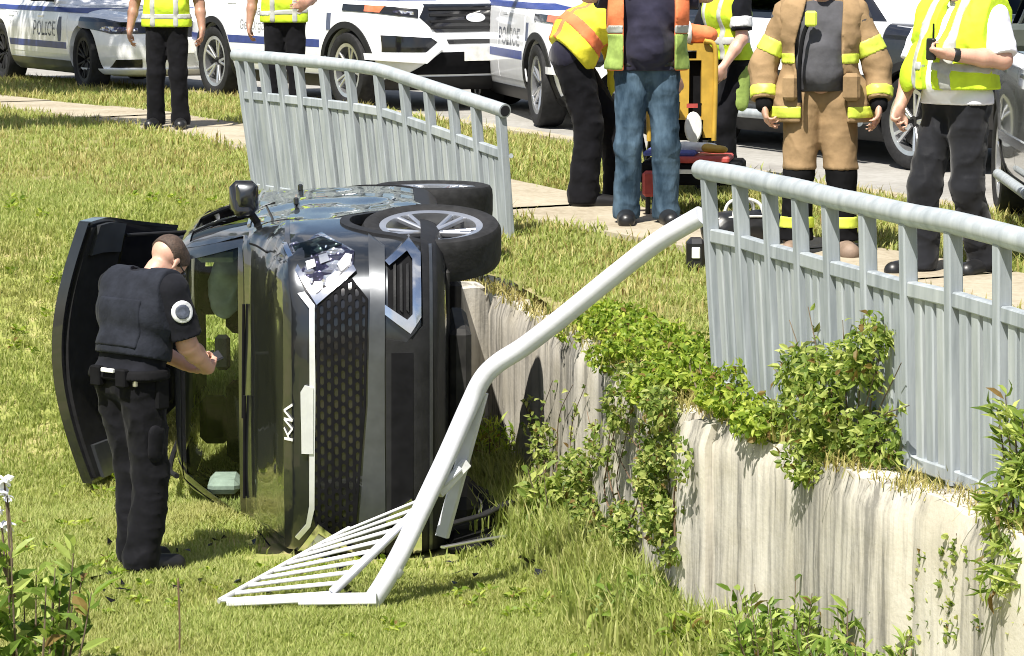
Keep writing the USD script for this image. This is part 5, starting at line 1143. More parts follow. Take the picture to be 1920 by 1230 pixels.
for z0, z1 in ((0.825, 0.895), (1.14, 1.20)):
    obj("coat_band", sdf(fig.torso(1.06) + [(V3(-0.12, 0, 0.95), V3(0.12, 0, 0.95), 0.138, 0.138, (0, 1, 0), 0.9), (V3(-0.14, 0, 0.82), V3(0.14, 0, 0.82), 0.132, 0.132, (0, 1, 0), 0.9)], 0.010, 0.038, 0.05, cuts=[(V3(0, 0, z0), V3(0, 0, -1)), (V3(0, 0, z1), V3(0, 0, 1))], fold=0.022, ff=(5, 5, 6), fn=opn, seed=11), "reflective_lime", ct, True)
for s in "rl":
    J = fig.J; pr = [(J["shoulder_" + s], J["elbow_" + s], 0.072, 0.066), (J["elbow_" + s], J["wrist_" + s], 0.066, 0.054)]; c = (J["wrist_" + s] + (J["elbow_" + s] - J["wrist_" + s]) * 0.12, J["wrist_" + s] - J["elbow_" + s])
    sl = obj("sleeve", sdf(pr, 0.010, 0.012, 0.03, cuts=[c], fold=0.018, ff=(8, 8, 8), seed=13), "turnout_tan", ct, True)
    for a, b, q0, q1 in (("shoulder_", "elbow_", 0.50, 0.78), ("elbow_", "wrist_", 0.55, 0.82)):
        P0, P1 = J[a + s], J[b + s]
        obj("cuff_band", sdf(pr, 0.010, 0.018, 0.03, cuts=[(P0 + (P1 - P0) * q0, P0 - P1), (P0 + (P1 - P0) * q1, P1 - P0)], fold=0.018, ff=(8, 8, 8), seed=13), "reflective_lime", ct, True)
    obj("cuff", sdf([(J["elbow_" + s] * 0.2 + J["wrist_" + s] * 0.8, J["wrist_" + s], 0.045, 0.042)], 0.008, 0.008, 0.02), "matte_black", ct, True)
obj("pocket", box(-0.225, -0.125, 0.12, 0.195, 0.93, 1.09, 0.02), "turnout_tan", ct)
obj("pocket", box(0.14, 0.225, 0.12, 0.19, 0.93, 1.08, 0.02), "turnout_tan", ct)
obj("chest_strap", tube(curve([(0.06, 0.16, 1.42), (0.11, 0.20, 1.30), (0.13, 0.215, 1.1), (0.125, 0.21, 0.92)], 6), 0.013, 8), "matte_black", ct, 40)
obj("radio_mic", box(0.03, 0.10, 0.17, 0.215, 1.36, 1.45, 0.012), "reflective_lime", ct)
obj("rubber_boots", sdf(fig.foot() + [(fig.J["ankle_" + s] + [0, 0, 0.1], fig.J["ankle_" + s], 0.06, 0.055) for s in "rl"], 0.010, 0.018, 0.02, cuts=[(V3(0, 0, 0.0), V3(0, 0, -1))]), "boot_tan", ff, True)

# --- man in white shirt
fig = Figure(build=1.13, lean=-5, belly=0.07, elbow_l=(-0.31, -0.02, 1.20), wrist_l=(-0.16, 0.27, 1.235), tip_l=(-0.08, 0.33, 1.25), elbow_r=(0.26, 0.06, 1.15), wrist_r=(0.235, 0.20, 0.93), tip_r=(0.225, 0.25, 0.84),
             knee_r=(0.115, 0.12, 0.50), ankle_r=(0.12, 0.13, 0.09), toe_r=(0.15, 0.33, 0.035), knee_l=(-0.115, 0.03, 0.50), ankle_l=(-0.125, -0.12, 0.09), toe_l=(-0.15, 0.06, 0.035))
p = onground(1787, 516, zf)
wm = person("man in white shirt, lime vest and dark trousers holding a device by the right railing", p, 132, fig, "skin", 0.009, curl=(50, 70), palms=(None, (0.6, 0.2, 0.5)), size=1.08)
trousers(wm, fig, "trouser_charcoal", 0.010, w=1.0, cuff=0.078, fold=0.020, seed=3)
shirt(wm, fig, "white_shirt", 0.010, hem=0.95, sleeve=0.92, fold=0.012, w=1.03)
vest(wm, fig, "lime_vest", 0.010, hem=1.035, ease=0.06, fold=0.022, w=1.06, bands=((1.12, 1.165),), fn=lambda G: np.where(G[..., 1] > 0.05, 0.035 - np.abs(G[..., 0]), -1.0))
obj("vest_flap", sdf([(V3(0.16, 0.14, 1.22), V3(0.19, 0.19, 1.10), 0.08, 0.08, (0.4, 1, 0), 0.35)], 0.010, 0, 0.02, fold=0.015), "lime_vest", wm, True)
obj("watch", sdf([(fig.J["wrist_l"] * 0.8 + fig.J["elbow_l"] * 0.2, fig.J["wrist_l"] * 0.86 + fig.J["elbow_l"] * 0.14, 0.038, 0.038)], 0.007, 0.0, 0.01), "boot_black", wm, True)
dv = thing("handheld_radio", "black handheld device in the white-shirted man's raised hand", "radio", p, 132)
UsdGeom.Xformable(dv).AddScaleOp().Set(Gf.Vec3f(1.08, 1.08, 1.08))
obj("radio_body", box(-0.115, -0.06, 0.30, 0.335, 1.20, 1.32, 0.008), "boot_black", dv); obj("antenna", tube([(-0.10, 0.315, 1.31), (-0.10, 0.315, 1.40)], 0.006, 8), "matte_black", dv)
# ---------------------------------------------------------------- rescue equipment on the path
gz = lambda x, y: float(zf(x, y))
ex, ey = (1272 - 960) / FPX * 23.4, 23.2; ez = gz(ex, ey)
st = thing("stretcher", "yellow wheeled stretcher frame with cut-out holes behind the man in jeans", "stretcher", (ex, ey, ez), 4)
bd = m3.Manifold.extrude(m3.CrossSection([np.array([(-0.24, 0), (0.24, 0), (0.25, 0.62), (0.19, 0.68), (-0.19, 0.68), (-0.25, 0.62)])]), 0.045)
for x, y, a, b in ((0.10, 0.40, 0.045, 0.16), (-0.08, 0.42, 0.05, 0.14), (0.10, 0.20, 0.05, 0.05), (-0.06, 0.20, 0.05, 0.06), (0.02, 0.60, 0.09, 0.03), (0.07, 0.05, 0.09, 0.08), (-0.12, 0.05, 0.05, 0.08)):
    bd = bd - box(x - a, x + a, y - b, y + b, -1, 1)
obj("back_board", (lambda m: (np.c_[m[0][:, 0], m[0][:, 2], m[0][:, 1]] + [0, -0.08, 0.48], m[1][:, ::-1]))(arr(bd)), "stretcher_yellow", st)
for q in (-1, 1):
    obj("side_rail", tube(curve([(q * 0.235, -0.1, 0.46), (q * 0.245, -0.1, 0.9), (q * 0.235, -0.1, 1.14), (q * 0.16, -0.1, 1.18)], 6), 0.018, 10), "stretcher_yellow", st, 40)
    obj("leg", bar((q * 0.22, -0.05, 0.48), (q * 0.20, 0.5, 0.10), 0.03, 0.03), "boot_black", st)
    obj("leg", bar((q * 0.22, 0.6, 0.48), (q * 0.20, 0.0, 0.10), 0.03, 0.03), "boot_black", st)
    wv = lathe([(0.0, 0.018), (0.065, 0.018), (0.075, 0.008), (0.075, -0.008), (0.065, -0.018), (0, -0.018)], 24, "y")
    for y in (0.0, 0.5): obj("castor", (wv[0][:, [1, 0, 2]] + [q * 0.2, y, 0.076], wv[1][:, ::-1]), "rubber", st, 40)
    obj("head_wheel", (wv[0] * [0.85, 1, 1.5] + [q * 0.10 - 0.02, -0.14, 0.56], wv[1]), "equipment_white", st, 40)
obj("mattress", box(-0.24, 0.24, -0.02, 1.6, 0.48, 0.58, 0.03), "matte_black", st)
obj("backing", box(-0.22, 0.22, -0.02, 0.0, 0.46, 1.10, 0.005), "matte_black", st)
obj("warning_tag", box(0.03, 0.11, -0.152, -0.142, 0.70, 0.73), "equipment_red", st)
pk = thing("orange_pack", "orange medical pack lying on top of the yellow stretcher", "bag", (ex + 0.06, ey, ez + 1.15), 12)
obj("pack", sdf([(V3(-0.12, 0, 0.09), V3(0.14, 0, 0.07), 0.10, 0.075, (0, 0, 1), 0.8)], 0.012, 0, 0.02, fold=0.012), "orange_cloth", pk, True)
obj("strap", sdf([(V3(-0.02, 0, 0.09), V3(0.0, 0, 0.08), 0.096, 0.096, (0, 0, 1), 0.85)], 0.012, 0.012, 0.02, cuts=[(V3(-0.04, 0, 0), V3(-1, 0, 0)), (V3(0.0, 0, 0), V3(1, 0, 0))]), "equipment_white", pk, True)
cx, cy = (1300 - 960) / FPX * 22.6, 22.4; cz = gz(cx, cy)
ca = thing("equipment_cart", "low black equipment carrier with folded gear behind the man in jeans", "cart", (cx, cy, cz), -8)
obj("frame", box(-0.36, 0.34, -0.25, 0.3, 0.22, 0.38, 0.02), "matte_black", ca)
for q in (-1, 1):
    for y in (-0.2, 0.25): obj("leg", bar((q * 0.30, y, 0.36), (q * 0.31, y, 0.0), 0.035, 0.035), "boot_black", ca)
obj("blue_fold", box(-0.34, 0.02, -0.24, 0.2, 0.42, 0.455, 0.012), "equipment_blue", ca); obj("red_fold", box(-0.10, 0.26, -0.27, 0.2, 0.375, 0.42, 0.012), "equipment_red", ca)
obj("white_fold", sdf([(V3(-0.06, -0.05, 0.48), V3(0.12, -0.05, 0.47), 0.05, 0.045, (0, 0, 1), 0.7)], 0.010, 0, 0.02, fold=0.012), "equipment_white", ca, True)
obj("yellow_fold", sdf([(V3(0.10, -0.1, 0.47), V3(0.2, -0.08, 0.46), 0.045, 0.035, (0, 0, 1), 0.7)], 0.010, 0, 0.02, fold=0.01), "stretcher_yellow", ca, True)
obj("red_case", box(-0.34, -0.16, -0.3, 0.1, 0.14, 0.32, 0.02), "equipment_red", ca); obj("strap", box(-0.2, 0.22, -0.262, -0.252, 0.30, 0.33), "equipment_white", ca)
bx, by = (1392 - 960) / FPX * 20.6, 20.4; bz = gz(bx, by)
bg = thing("black_bag", "black holdall with pale handles on the path seen between the railing posts", "bag", (bx, by, bz), 20)
obj("holdall", sdf([(V3(-0.16, 0, 0.12), V3(0.16, 0, 0.12), 0.125, 0.125)], 0.012, 0, 0.02, fold=0.012, cuts=[(V3(0, 0, 0.004), V3(0, 0, -1))]), "boot_black", bg, True)
for q in (-1, 1): obj("carry_strap", tube(curve([(-0.11, q * 0.08, 0.2), (-0.08, q * 0.06, 0.29), (0.0, q * 0.03, 0.32), (0.08, q * 0.06, 0.29), (0.11, q * 0.08, 0.2)], 6), 0.011, 8), "equipment_white", bg, 40)
obj("piping", tube(curve([(-0.24, -0.07, 0.2), (0, -0.1, 0.215), (0.24, -0.07, 0.2)], 6), 0.008, 6), "equipment_white", bg, 40)
bx, by = (1303 - 960) / FPX * 19.6, 19.4; bz = gz(bx, by)
b2 = thing("small_kit", "small black and white kit bag behind the end of the torn rail", "bag", (bx, by, bz), 0)
obj("kit_bag", box(-0.06, 0.06, -0.08, 0.08, 0.0, 0.20, 0.03), "boot_black", b2); obj("kit_flap", box(-0.03, 0.02, -0.09, -0.075, 0.08, 0.15, 0.005), "equipment_white", b2)

# ---------------------------------------------------------------- plants
def leaf_v(L, W, droop=0.25, fold=0.22):
    """A leaf of six triangles along +y with a folded midrib."""
    v = np.array([(0, 0, 0), (-W*0.42, L*0.30, fold*W), (0, L*0.36, -0.02*L), (W*0.42, L*0.30, fold*W), (-W*0.36, L*0.66, fold*W - droop*L*0.25), (0, L*0.68, -droop*L*0.3), (W*0.36, L*0.66, fold*W - droop*L*0.25), (0, L, -droop*L)])
    f = np.array([(0, 2, 1), (0, 3, 2), (1, 2, 5), (1, 5, 4), (2, 3, 6), (2, 6, 5), (4, 5, 7), (5, 6, 7)])
    return v, f
def leaves(pos, dirs, L, W, r, ups=None):
    out, fs, n = [], [], 0
    for i, (p, d) in enumerate(zip(pos, dirs)):
        l = L * r.uniform(0.6, 1.25); v, f = leaf_v(l, W * l / L * r.uniform(0.8, 1.2), r.uniform(0.0, 0.5))
        d = d / np.linalg.norm(d); up = (np.array([0, 0, 1.0]) if ups is None else np.asarray(ups[i])) + r.normal(0, 0.45, 3)
        F = frame(d, up); out.append(v @ np.stack([F[:, 0], F[:, 2], F[:, 1]], 1).T + p); fs.append(f + n); n += len(v)
    return np.vstack(out), np.vstack(fs)
def stem_plant(name, label, base, stems, leaf, L, W, mat, r, cat_="plant", group=None, per=22, stem_r=0.006, fill=0, fillbox=None):
    """stems: lists of points; leaves sit along each and, when asked, fill a leafy volume."""
    t = thing(name, label, cat_, base, 0, group); b = np.asarray(base); P, D, Uo = [], [], []
    for s in stems:
        c = curve(np.asarray(s) - b, 5); obj("stem", tube(c, np.linspace(stem_r, stem_r * 0.35, len(c)), 5), "dry_stem" if leaf == "dry" else "bark", t, 40)
        T = np.gradient(c, axis=0)
        for k in range(per):
            u = r.uniform(0.12, 1.0) * (len(c) - 1); i = int(u); p = c[i] + (c[min(i + 1, len(c) - 1)] - c[i]) * (u - i)
            d = r.normal(0, 1, 3); d = d - (d @ T[i]) * T[i] / (T[i] @ T[i]); d = d / np.linalg.norm(d) + 0.6 * T[i] / np.linalg.norm(T[i]) + [0, 0, 0.25]
            P.append(p + r.normal(0, 0.006, 3)); D.append(d); Uo.append(V3(-0.2, -0.5, 0.8))
    if fill:
        for c, rad, n in fill:
            c = np.asarray(c) - b
            for _ in range(n):
                q = r.normal(0, 1, 3); q = q / np.linalg.norm(q) * r.uniform(0.45, 1.0) ** 0.6
                if meshkit.noise((q * rad + c) * 6.5, 3) < 0.38: continue
                P.append(c + q * rad); D.append(q * 0.25 + [0, 0, -0.25] + r.normal(0, 0.6, 3)); Uo.append(q + V3(-0.25, -0.35, 0.6))
    per_leaf(obj("foliage", leaves(P, D, L, W, r, Uo), mat, t, kind="stuff"), 8, r)
    return t
r = np.random.default_rng(11)
# big shrub on the coping
def onw(px, py, dx=0.0):   # a point over the coping, seen at this pixel, on the wall's line moved back by dx
    Y = 13.0
    for _ in range(30):
        p = at(px, py, Y); 
        e = p[0] - (xw(Y) + dx); Y += -e * 2.2 if abs(e) > 1e-4 else 0
        Y = min(max(Y, 9), 22)
    return at(px, py, Y)
def near_fence(px, py, off=-0.12):
    """A point seen at this pixel just in front of the right railing."""
    lo_, hi_ = 10.0, 15.5; d = PR(LR * 0.5)
    Yv = float(np.interp(px, [1310, 1440, 1560, 1700, 1880, 2000], [14.7, 14.0, 13.3, 12.6, 11.95, 11.4])) + off
    return at(px, py, Yv)
b0 = near_fence(1600, 880)
stems = [[near_fence(1600 + k * 5, 885), near_fence(1600 + x * 0.45, 800 - abs(x) * 0.1), near_fence(1600 + x, y, -0.12 - 0.15 * r.random())] for k, (x, y) in enumerate([(-150, 690), (-120, 600), (-85, 575), (-60, 660), (-20, 600), (20, 590), (60, 610), (90, 680), (105, 760), (40, 700), (-110, 760), (-150, 830), (-60, 880), (80, 850)])]
fill = [(near_fence(1590, 760), (0.25, 0.22, 0.27), 1500), (near_fence(1520, 700), (0.15, 0.15, 0.14), 420), (near_fence(1640, 660), (0.12, 0.14, 0.15), 380), (near_fence(1560, 860, -0.25), (0.22, 0.15, 0.13), 520), (near_fence(1660, 830, -0.1), (0.12, 0.14, 0.12), 260), (near_fence(1470, 790, -0.2), (0.13, 0.13, 0.11), 300)]
stem_plant("shrub", "bushy green shrub growing over the wall top against the right railing", b0, stems, "leaf", 0.046, 0.024, "shrub_leaf", r, "shrub", per=18, fill=[(c, q, int(n_ * 1.5)) for c, q, n_ in fill])
# bright ground cover over the wall's edge
b1 = onw(1250, 740, 0.25)
def gp_(px, py, d=0.25): return onw(px, py, d)
fill = [(gp_(1150, 600, 0.2), (0.22, 0.30, 0.10), 650), (gp_(1220, 650, 0.2), (0.24, 0.32, 0.15), 950), (gp_(1300, 690, 0.2), (0.23, 0.35, 0.16), 1150), (gp_(1375, 735, 0.15), (0.17, 0.3, 0.12), 650), (gp_(1250, 730, 0.0), (0.2, 0.2, 0.10), 520), (gp_(1150, 670, 0.0), (0.14, 0.25, 0.08), 300), (gp_(1420, 790, 0.05), (0.12, 0.2, 0.08), 260), (gp_(1080, 620, 0.05), (0.12, 0.3, 0.06), 200)]
stems = [[gp_(1250 + 20 * k, 740, 0.1), gp_(1240 + 18 * k, 690, 0.12), gp_(1230 + 22 * k, 640 + 8 * k, 0.2)] for k in range(-3, 5)]
stem_plant("creeper", "bright green creeper spilling over the wall top left of the right railing", b1, stems, "leaf", 0.038, 0.024, "bright_leaf", r, per=14, fill=[(c, q, int(n_ * 1.7)) for c, q, n_ in fill], stem_r=0.004)
# ivy clinging to the wall
def on_wall(px, py, lift=0.03):
    Y = 15.0
    for _ in range(40):
        p = at(px, py, Y); e = p[0] - (xw(Y) - lift); Y = min(max(Y - e * 2.2, 9.5), 21)
    return at(px, py, Y)
stems, fill = [], []
for k in range(16):
    x0 = r.uniform(1010, 1275); y0 = r.uniform(985, 1050); pts = [on_wall(x0, y0)]
    for j in range(4): x0 += r.uniform(-38, 30); y0 -= r.uniform(45, 85); pts.append(on_wall(np.clip(x0, 985, 1290), max(y0, 690)))
    stems.append(pts)
for x, y, n in ((1235, 760, 260), (1225, 830, 220), (1220, 900, 230), (1235, 960, 200), (1080, 880, 200), (1050, 940, 260), (1020, 830, 70), (1120, 830, 60), (1160, 760, 110), (1190, 700, 160), (1100, 960, 150), (1270, 860, 80), (1000, 780, 40), (1170, 980, 160), (1130, 1010, 160), (1250, 1010, 140)):
    fill.append((on_wall(x, y, 0.06), (0.08, 0.26, 0.11), int(n * 2.4)))
stem_plant("ivy", "ivy with brown stems climbing the pale wall right of the overturned car", on_wall(1120, 1010), stems, "dry", 0.036, 0.025, "ivy_leaf", r, per=17, stem_r=0.005, fill=fill)
# dried vine on the nearest wall panel
stems = []
for k in range(14):
    x0 = r.uniform(1700, 1915); y0 = 1240; pts = [on_wall(x0, y0)]
    for j in range(4): x0 += r.uniform(-14, 14); y0 -= r.uniform(35, 70); pts.append(on_wall(x0, y0))
    stems.append(pts)
stem_plant("dried_vine", "sparse brownish vine on the near wall panel at the lower right", on_wall(1800, 1230), stems, "dry", 0.034, 0.022, "ivy_leaf", r, per=20, stem_r=0.004)
# leafy weeds at the foot of the wall
def weed(name, label, px, py, w, h, n, L, W, mat, per=12, fill=0, Y=None):
    b = onground(px, py, z_low) if Y is None else at(px, py, Y); ss = []
    for k in range(n):
        a = r.uniform(-1, 1); dy = r.uniform(-0.5, 0.5) * w
        ss.append([b + V3(a * w * 0.25, dy * 0.5, 0), b + V3(a * w * 0.36, dy * 0.8, h * 0.5 * r.uniform(0.6, 1)), b + V3(a * w * 0.5, dy, h * r.uniform(0.55, 1.0))])
    return stem_plant(name, label, b, ss, "leaf", L, W, mat, r, per=per, stem_r=0.005, fill=[(b + V3(0, 0, h * 0.4), (w * 0.5, w * 0.4, h * 0.4), fill)] if fill else 0)
def wall_foot(px, gap=0.14):
    Y = 13.5
    for _ in range(60):
        X = (px - 960) / FPX * (Y * CP + CAM_H * SP); Y = min(max(Y - (X - (xw(Y) - gap)) * 2.2, 9.5), 21)
    return V3(X, Y, float(zf(X, Y)))
_at0 = onground
def weed_at(p, *a, **k):
    global onground
    onground = lambda *_: p
    weed(a[0], a[1], 0, 0, *a[2:], **k); onground = _at0
weed_at(wall_foot(1480), "weed", "dark leafy weeds at the foot of the wall, lower right", 0.55, 0.50, 30, 0.062, 0.028, "weed_leaf", per=18, fill=420)
weed_at(wall_foot(1590, 0.18), "weed", "tall weeds at the bottom edge of the picture before the wall", 0.5, 0.55, 28, 0.085, 0.022, "weed_leaf", per=16, fill=260)
weed_at(wall_foot(1330, 0.2), "weed", "low weeds by the wall's pilaster", 0.42, 0.16, 14, 0.08, 0.03, "bright_leaf", per=8, fill=60)
weed_at(onground(1050, 990, zf), "weed", "leafy green weeds right of the torn black trim", 0.42, 0.36, 14, 0.07, 0.035, "shrub_leaf", per=10, fill=200)
weed_at(onground(925, 890, zf), "weed", "bright weeds between the fallen railing and the wall", 0.36, 0.36, 18, 0.10, 0.022, "bright_leaf", per=9, fill=60)
weed_at(wall_foot(1190, 0.2), "weed", "weeds at the wall foot left of the pilaster", 0.45, 0.20, 14, 0.08, 0.03, "weed_leaf", per=8, fill=90)
# plant at the right edge
b2 = near_fence(1900, 950, -0.25)
stems = [[b2 + V3(0.03 * k, 0, 0), near_fence(1895 + 12 * k, 860, -0.25), near_fence(1885 + 16 * k, 740 + 25 * abs(k), -0.3)] for k in (-1, 0, 1, 2, 3)] + [[b2 + V3(0.02 * k, 0, 0), near_fence(1890 + 14 * k, 1010, -0.42), near_fence(1880 + 20 * k, 1120 + 20 * k, -0.5)] for k in (-1, 0, 1, 2, 3)]
stem_plant("leafy_climber", "narrow-leaved climber at the right edge, over the railing's foot and wall", b2, stems, "leaf", 0.085, 0.022, "shrub_leaf", r, per=34, fill=[(near_fence(1910, 960, -0.35), (0.12, 0.15, 0.20), 420), (near_fence(1900, 1060, -0.5), (0.11, 0.12, 0.18), 240)])
# foreground plant with white flowers
b3 = at(70, 1300, 13.6)
stems = []
for k in range(17):
    x = r.uniform(-40, 175); top = 1015 + 0.0022 * (x - 60) ** 2 + r.uniform(-30, 120); Yk = 13.6 + r.uniform(-0.25, 0.25)
    stems.append([at(60 + (x - 60) * 0.6, 1300, Yk), at(60 + (x - 60) * 0.85, (top + 1300) / 2, Yk), at(x, top, Yk)])
fp = stem_plant("flowering_plant", "broad-leaved plant with white flowers in the lower left corner", b3, stems, "leaf", 0.13, 0.05, "weed_leaf", r, per=12, stem_r=0.007)
for k, (x, y) in enumerate(((8, 905), (14, 930), (4, 990), (-6, 960))):
    c = at(x, y, 13.62) - b3; ms = []
    for j in range(14):
        a = r.uniform(0, 2 * np.pi); e = r.uniform(-0.6, 0.9); d = V3(math.cos(a) * math.cos(e), math.sin(a) * math.cos(e), math.sin(e))
        ms.append(leaves([c], [d], 0.05, 0.035, r))
    fl_ = obj("flower", ms, "petal", fp, kind="stuff")
    obj("flower_stem", tube(curve([at(20 + 3 * k, 1120, 13.6) - b3, at(x + 8, y + 90, 13.6) - b3, c], 4), 0.005, 5), "bark", fp, 40)
ds = thing("dry_stalk", "single thin dry stalk in the grass below the bowed officer", "plant", onground(336, 1235, zf))
obj("stem", tube(curve([(0, 0, -0.02), (0.004, 0, 0.16), (0.0, 0, 0.33)], 5), 0.0045, 6), "dry_stem", ds, 40); obj("seed_head", tube([(0.0, 0, 0.32), (0.001, 0, 0.345), (0, 0, 0.365)], [0.004, 0.007, 0.002], 6), "dry_stem", ds, 40)

# tree outside the picture whose shade falls on the verge at the upper left
tb = V3(-8.6, 31.5, gz(-8.6, 31.5))
tr_ = thing("tree", "tree standing left of the picture that shades the verge by the parked police sedan", "tree", tb)
obj("trunk", tube(curve([(0, 0, -0.1), (0.05, 0, 1.5), (0.3, 0.1, 3.2), (0.9, 0.2, 4.6)], 6), np.linspace(0.22, 0.11, 19), 12), "bark", tr_, 40)
for e in ((2.2, 1.3, 5.4), (3.0, -3.6, 4.4), (1.0, 2.0, 6.0), (0.2, -1.5, 5.8)): obj("limb", tube(curve([(0.3, 0.1, 3.2), (0.5 * e[0] + 0.1, 0.5 * e[1], 0.5 * (e[2] + 3.6)), e], 5), np.linspace(0.09, 0.03, 11), 8), "bark", tr_, 40)
P, Dv = [], []
for c, rad, n in (((2.1, 1.6, 5.4), (1.4, 1.3, 0.9), 3000), ((3.0, -3.9, 4.5), (1.15, 0.55, 0.5), 1500), ((0.8, 2.2, 6.3), (1.5, 1.4, 1.0), 1500), ((-0.5, -0.8, 6.2), (1.6, 1.4, 1.0), 1500)):
    for _ in range(n):
        q = r.normal(0, 1, 3); q = q / np.linalg.norm(q) * r.random() ** 0.4; P.append(np.array(c) + q * rad); Dv.append(r.normal(0, 1, 3))
per_leaf(obj("crown", leaves(P, Dv, 0.17, 0.09, r), "crown_leaf", tr_, kind="stuff"), 8, r)

# ---------------------------------------------------------------- grass
def tuft(n, h, w, spread_, r, lean=0.55):
    vs, fs, k = [], [], 0
    for _ in range(n):
        a = r.uniform(0, 2 * np.pi); d = V3(math.cos(a), math.sin(a), 0); s = V3(-d[1], d[0], 0); hh = h * r.uniform(0.5, 1.15); b = V3(*r.normal(0, spread_, 2), -0.01); l = r.uniform(0.1, lean) * hh; ww = w * r.uniform(0.7, 1.2)
        v = [b - s * ww, b + s * ww, b + d * l * 0.35 + V3(0, 0, hh * 0.55) - s * ww * 0.8, b + d * l * 0.35 + V3(0, 0, hh * 0.55) + s * ww * 0.8, b + d * l + V3(0, 0, hh * r.uniform(0.75, 1.0))]
        vs += v; fs += [(k, k + 1, k + 3), (k, k + 3, k + 2), (k + 2, k + 3, k + 4)]; k += 5
    return np.array(vs), np.array(fs)
def scatter(name, label, protos, mat, pts, scales, r, cat_="grass"):
    inst = UsdGeom.PointInstancer.Define(stage, "/World/" + numbered("/World", name)); pp = str(inst.GetPath())
    tag(inst.GetPrim(), label, cat_, kind="stuff"); tg_ = []
    for m in protos:
        o = per_leaf(obj("tuft", m, mat, pp), 8 if cat_ == "weeds" else 5, r); tg_.append(o.GetPath())
    inst.CreatePrototypesRel().SetTargets(tg_); n = len(pts)
    inst.CreateProtoIndicesAttr(Vt.IntArray.FromNumpy(r.integers(0, len(protos), n).astype(np.int32)))
    inst.CreatePositionsAttr(Vt.Vec3fArray.FromNumpy(np.asarray(pts, np.float32)))
    inst.CreateScalesAttr(Vt.Vec3fArray.FromNumpy(np.repeat(np.asarray(scales, np.float32)[:, None], 3, 1)))
    a = r.uniform(0, np.pi, n); inst.CreateOrientationsAttr(Vt.QuathArray([Gf.Quath(float(math.cos(x)), 0, 0, float(math.sin(x))) for x in a]))
def wdist(X, Y): return X - xw(Y)
walkL = np.array(WALK)
def walk_d(X, Y):
    d = np.full(len(X), 1e9)
    for a, b in zip(walkL[:-1], walkL[1:]):
        u = b - a; L = np.linalg.norm(u); u = u / L; t = np.clip((X - a[0]) * u[0] + (Y - a[1]) * u[1], 0, L); d = np.minimum(d, np.hypot(X - a[0] - t * u[0], Y - a[1] - t * u[1]))
    return d
r = np.random.default_rng(5)
# lower lawn: in the strip of ground the photograph shows, plus a margin
n = 52000
Y = 13.2 + (24.5 - 13.2) * r.random(n) ** 1.25; X = -0.185 * Y - 0.4 + r.random(n) * (0.30 * Y + 0.4)
ok = (wdist(X, Y) < -0.02) & (Y < 23.3) | ((Y >= 23.3) & (X < -1.5))
foot = ((X > -1.35) & (X < -0.25) & (Y > 15.72) & (Y < 20.3) & (r.random(n) < np.where(Y < 16.1, 0.75, 1.0)))
ok &= ~foot & (meshkit.noise(np.c_[X * 1.4, Y * 1.4, X * 0], 4) + 0.45 * r.random(n) > 0.32)
X, Y = X[ok], Y[ok]
hs = 0.65 + 0.75 * meshkit.fbm(np.c_[X * 1.1, Y * 1.1, X * 0], 3, 7)
scatter("lawn_grass", "rough yellow-green grass around the overturned car", [tuft(12, 0.066, 0.0042, 0.032, r, 0.9) for _ in range(6)], "grass_blade", np.c_[X, Y, zf(X, Y)], hs, r)
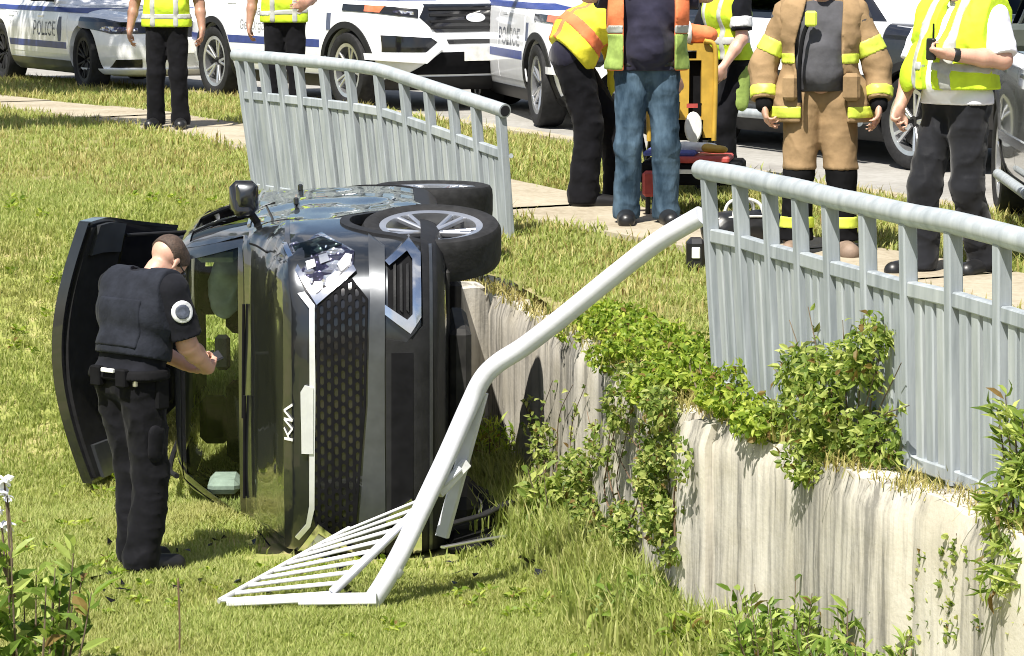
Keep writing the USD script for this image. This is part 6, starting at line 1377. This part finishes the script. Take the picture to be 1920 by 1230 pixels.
# broad-leaved weeds in the lawn
n = 1500; Y = 13.3 + 10 * r.random(n); X = -0.18 * Y - 0.3 + r.random(n) * (0.30 * Y); ok = (wdist(X, Y) < -0.1) & (meshkit.noise(np.c_[X * 1.6, Y * 1.6, X * 0], 31) > 0.5) & ~((X > -2.1) & (X < 0) & (Y > 16) & (Y < 20.4)); X, Y = X[ok], Y[ok]
cl = []
for _ in range(5):
    k = 12; a = r.uniform(0, 2 * np.pi, k); cl.append(leaves(np.c_[0.03 * np.cos(a) * r.random(k), 0.03 * np.sin(a) * r.random(k), r.uniform(0.01, 0.06, k)], np.c_[np.cos(a), np.sin(a), r.uniform(0.1, 0.9, k)], 0.045, 0.026, r))
scatter("lawn_weeds", "low broad-leaved weeds scattered through the rough grass", cl, "bright_leaf", np.c_[X, Y, zf(X, Y)], r.uniform(0.5, 1.0, len(X)), r, "weeds")
# taller growth along the foot of the wall
n = 2600; Y = r.uniform(12.5, 21.0, n); X = xw(Y) - np.abs(r.normal(0, 0.16, n)) - 0.05
scatter("tall_grass", "taller grass along the foot of the concrete wall", [tuft(10, 0.22, 0.006, 0.035, r, 0.8) for _ in range(5)], "grass_blade", np.c_[X, Y, zf(X, Y)], r.uniform(0.5, 1.2, n), r)
# verge above
n = 50000
Y = 11.0 + 31 * r.random(n); X = -0.18 * Y - 0.5 + r.random(n) * (0.36 * Y + 1.0)
ok = ((wdist(X, Y) > np.where(Y > 14.5, 0.06, 0.2)) & (Y < 23.3)) | (Y >= 23.3)
ok &= (walk_d(X, Y) > 0.55 + 0.12 * (r.random(n) - 0.3)) & (edge_q(X, Y) < -0.22)
ok &= meshkit.noise(np.c_[X * 1.1, Y * 1.1, X * 0], 14) + 0.5 * r.random(n) > 0.3
X, Y = X[ok], Y[ok]; far_ = Y > 29
hs = (0.7 + 0.8 * meshkit.fbm(np.c_[X * 0.8, Y * 0.8, X * 0], 3, 17)) * np.where(edge_q(X, Y) > -3.2, 1.35, 1.0)
dry = r.random(len(X)) < 0.20
scatter("verge_grass", "mown grass between the railings and the road", [tuft(12, 0.070, 0.0055, 0.045, r, 0.9) for _ in range(6)], "grass_blade", np.c_[X, Y, zf(X, Y)][~dry], hs[~dry], r)
scatter("dry_verge_grass", "straw-coloured grass in the verge by the path and road", [tuft(9, 0.10, 0.0045, 0.05, r, 0.8) for _ in range(5)], "dry_grass", np.c_[X, Y, zf(X, Y)][dry], hs[dry], r)
# straw caught along the top of the wall
n = 520; Y = r.uniform(10.8, 19.5, n); X = xw(Y) + r.uniform(0.02, 0.22, n)
scatter("wall_top_straw", "dry straw and roots hanging along the top of the wall", [tuft(7, 0.11, 0.004, 0.05, r, 1.6) for _ in range(4)], "dry_grass", np.c_[X, Y, 1.035 + z_up(X, Y) * 0.35 - 0.355], r.uniform(0.5, 1.1, n), r)
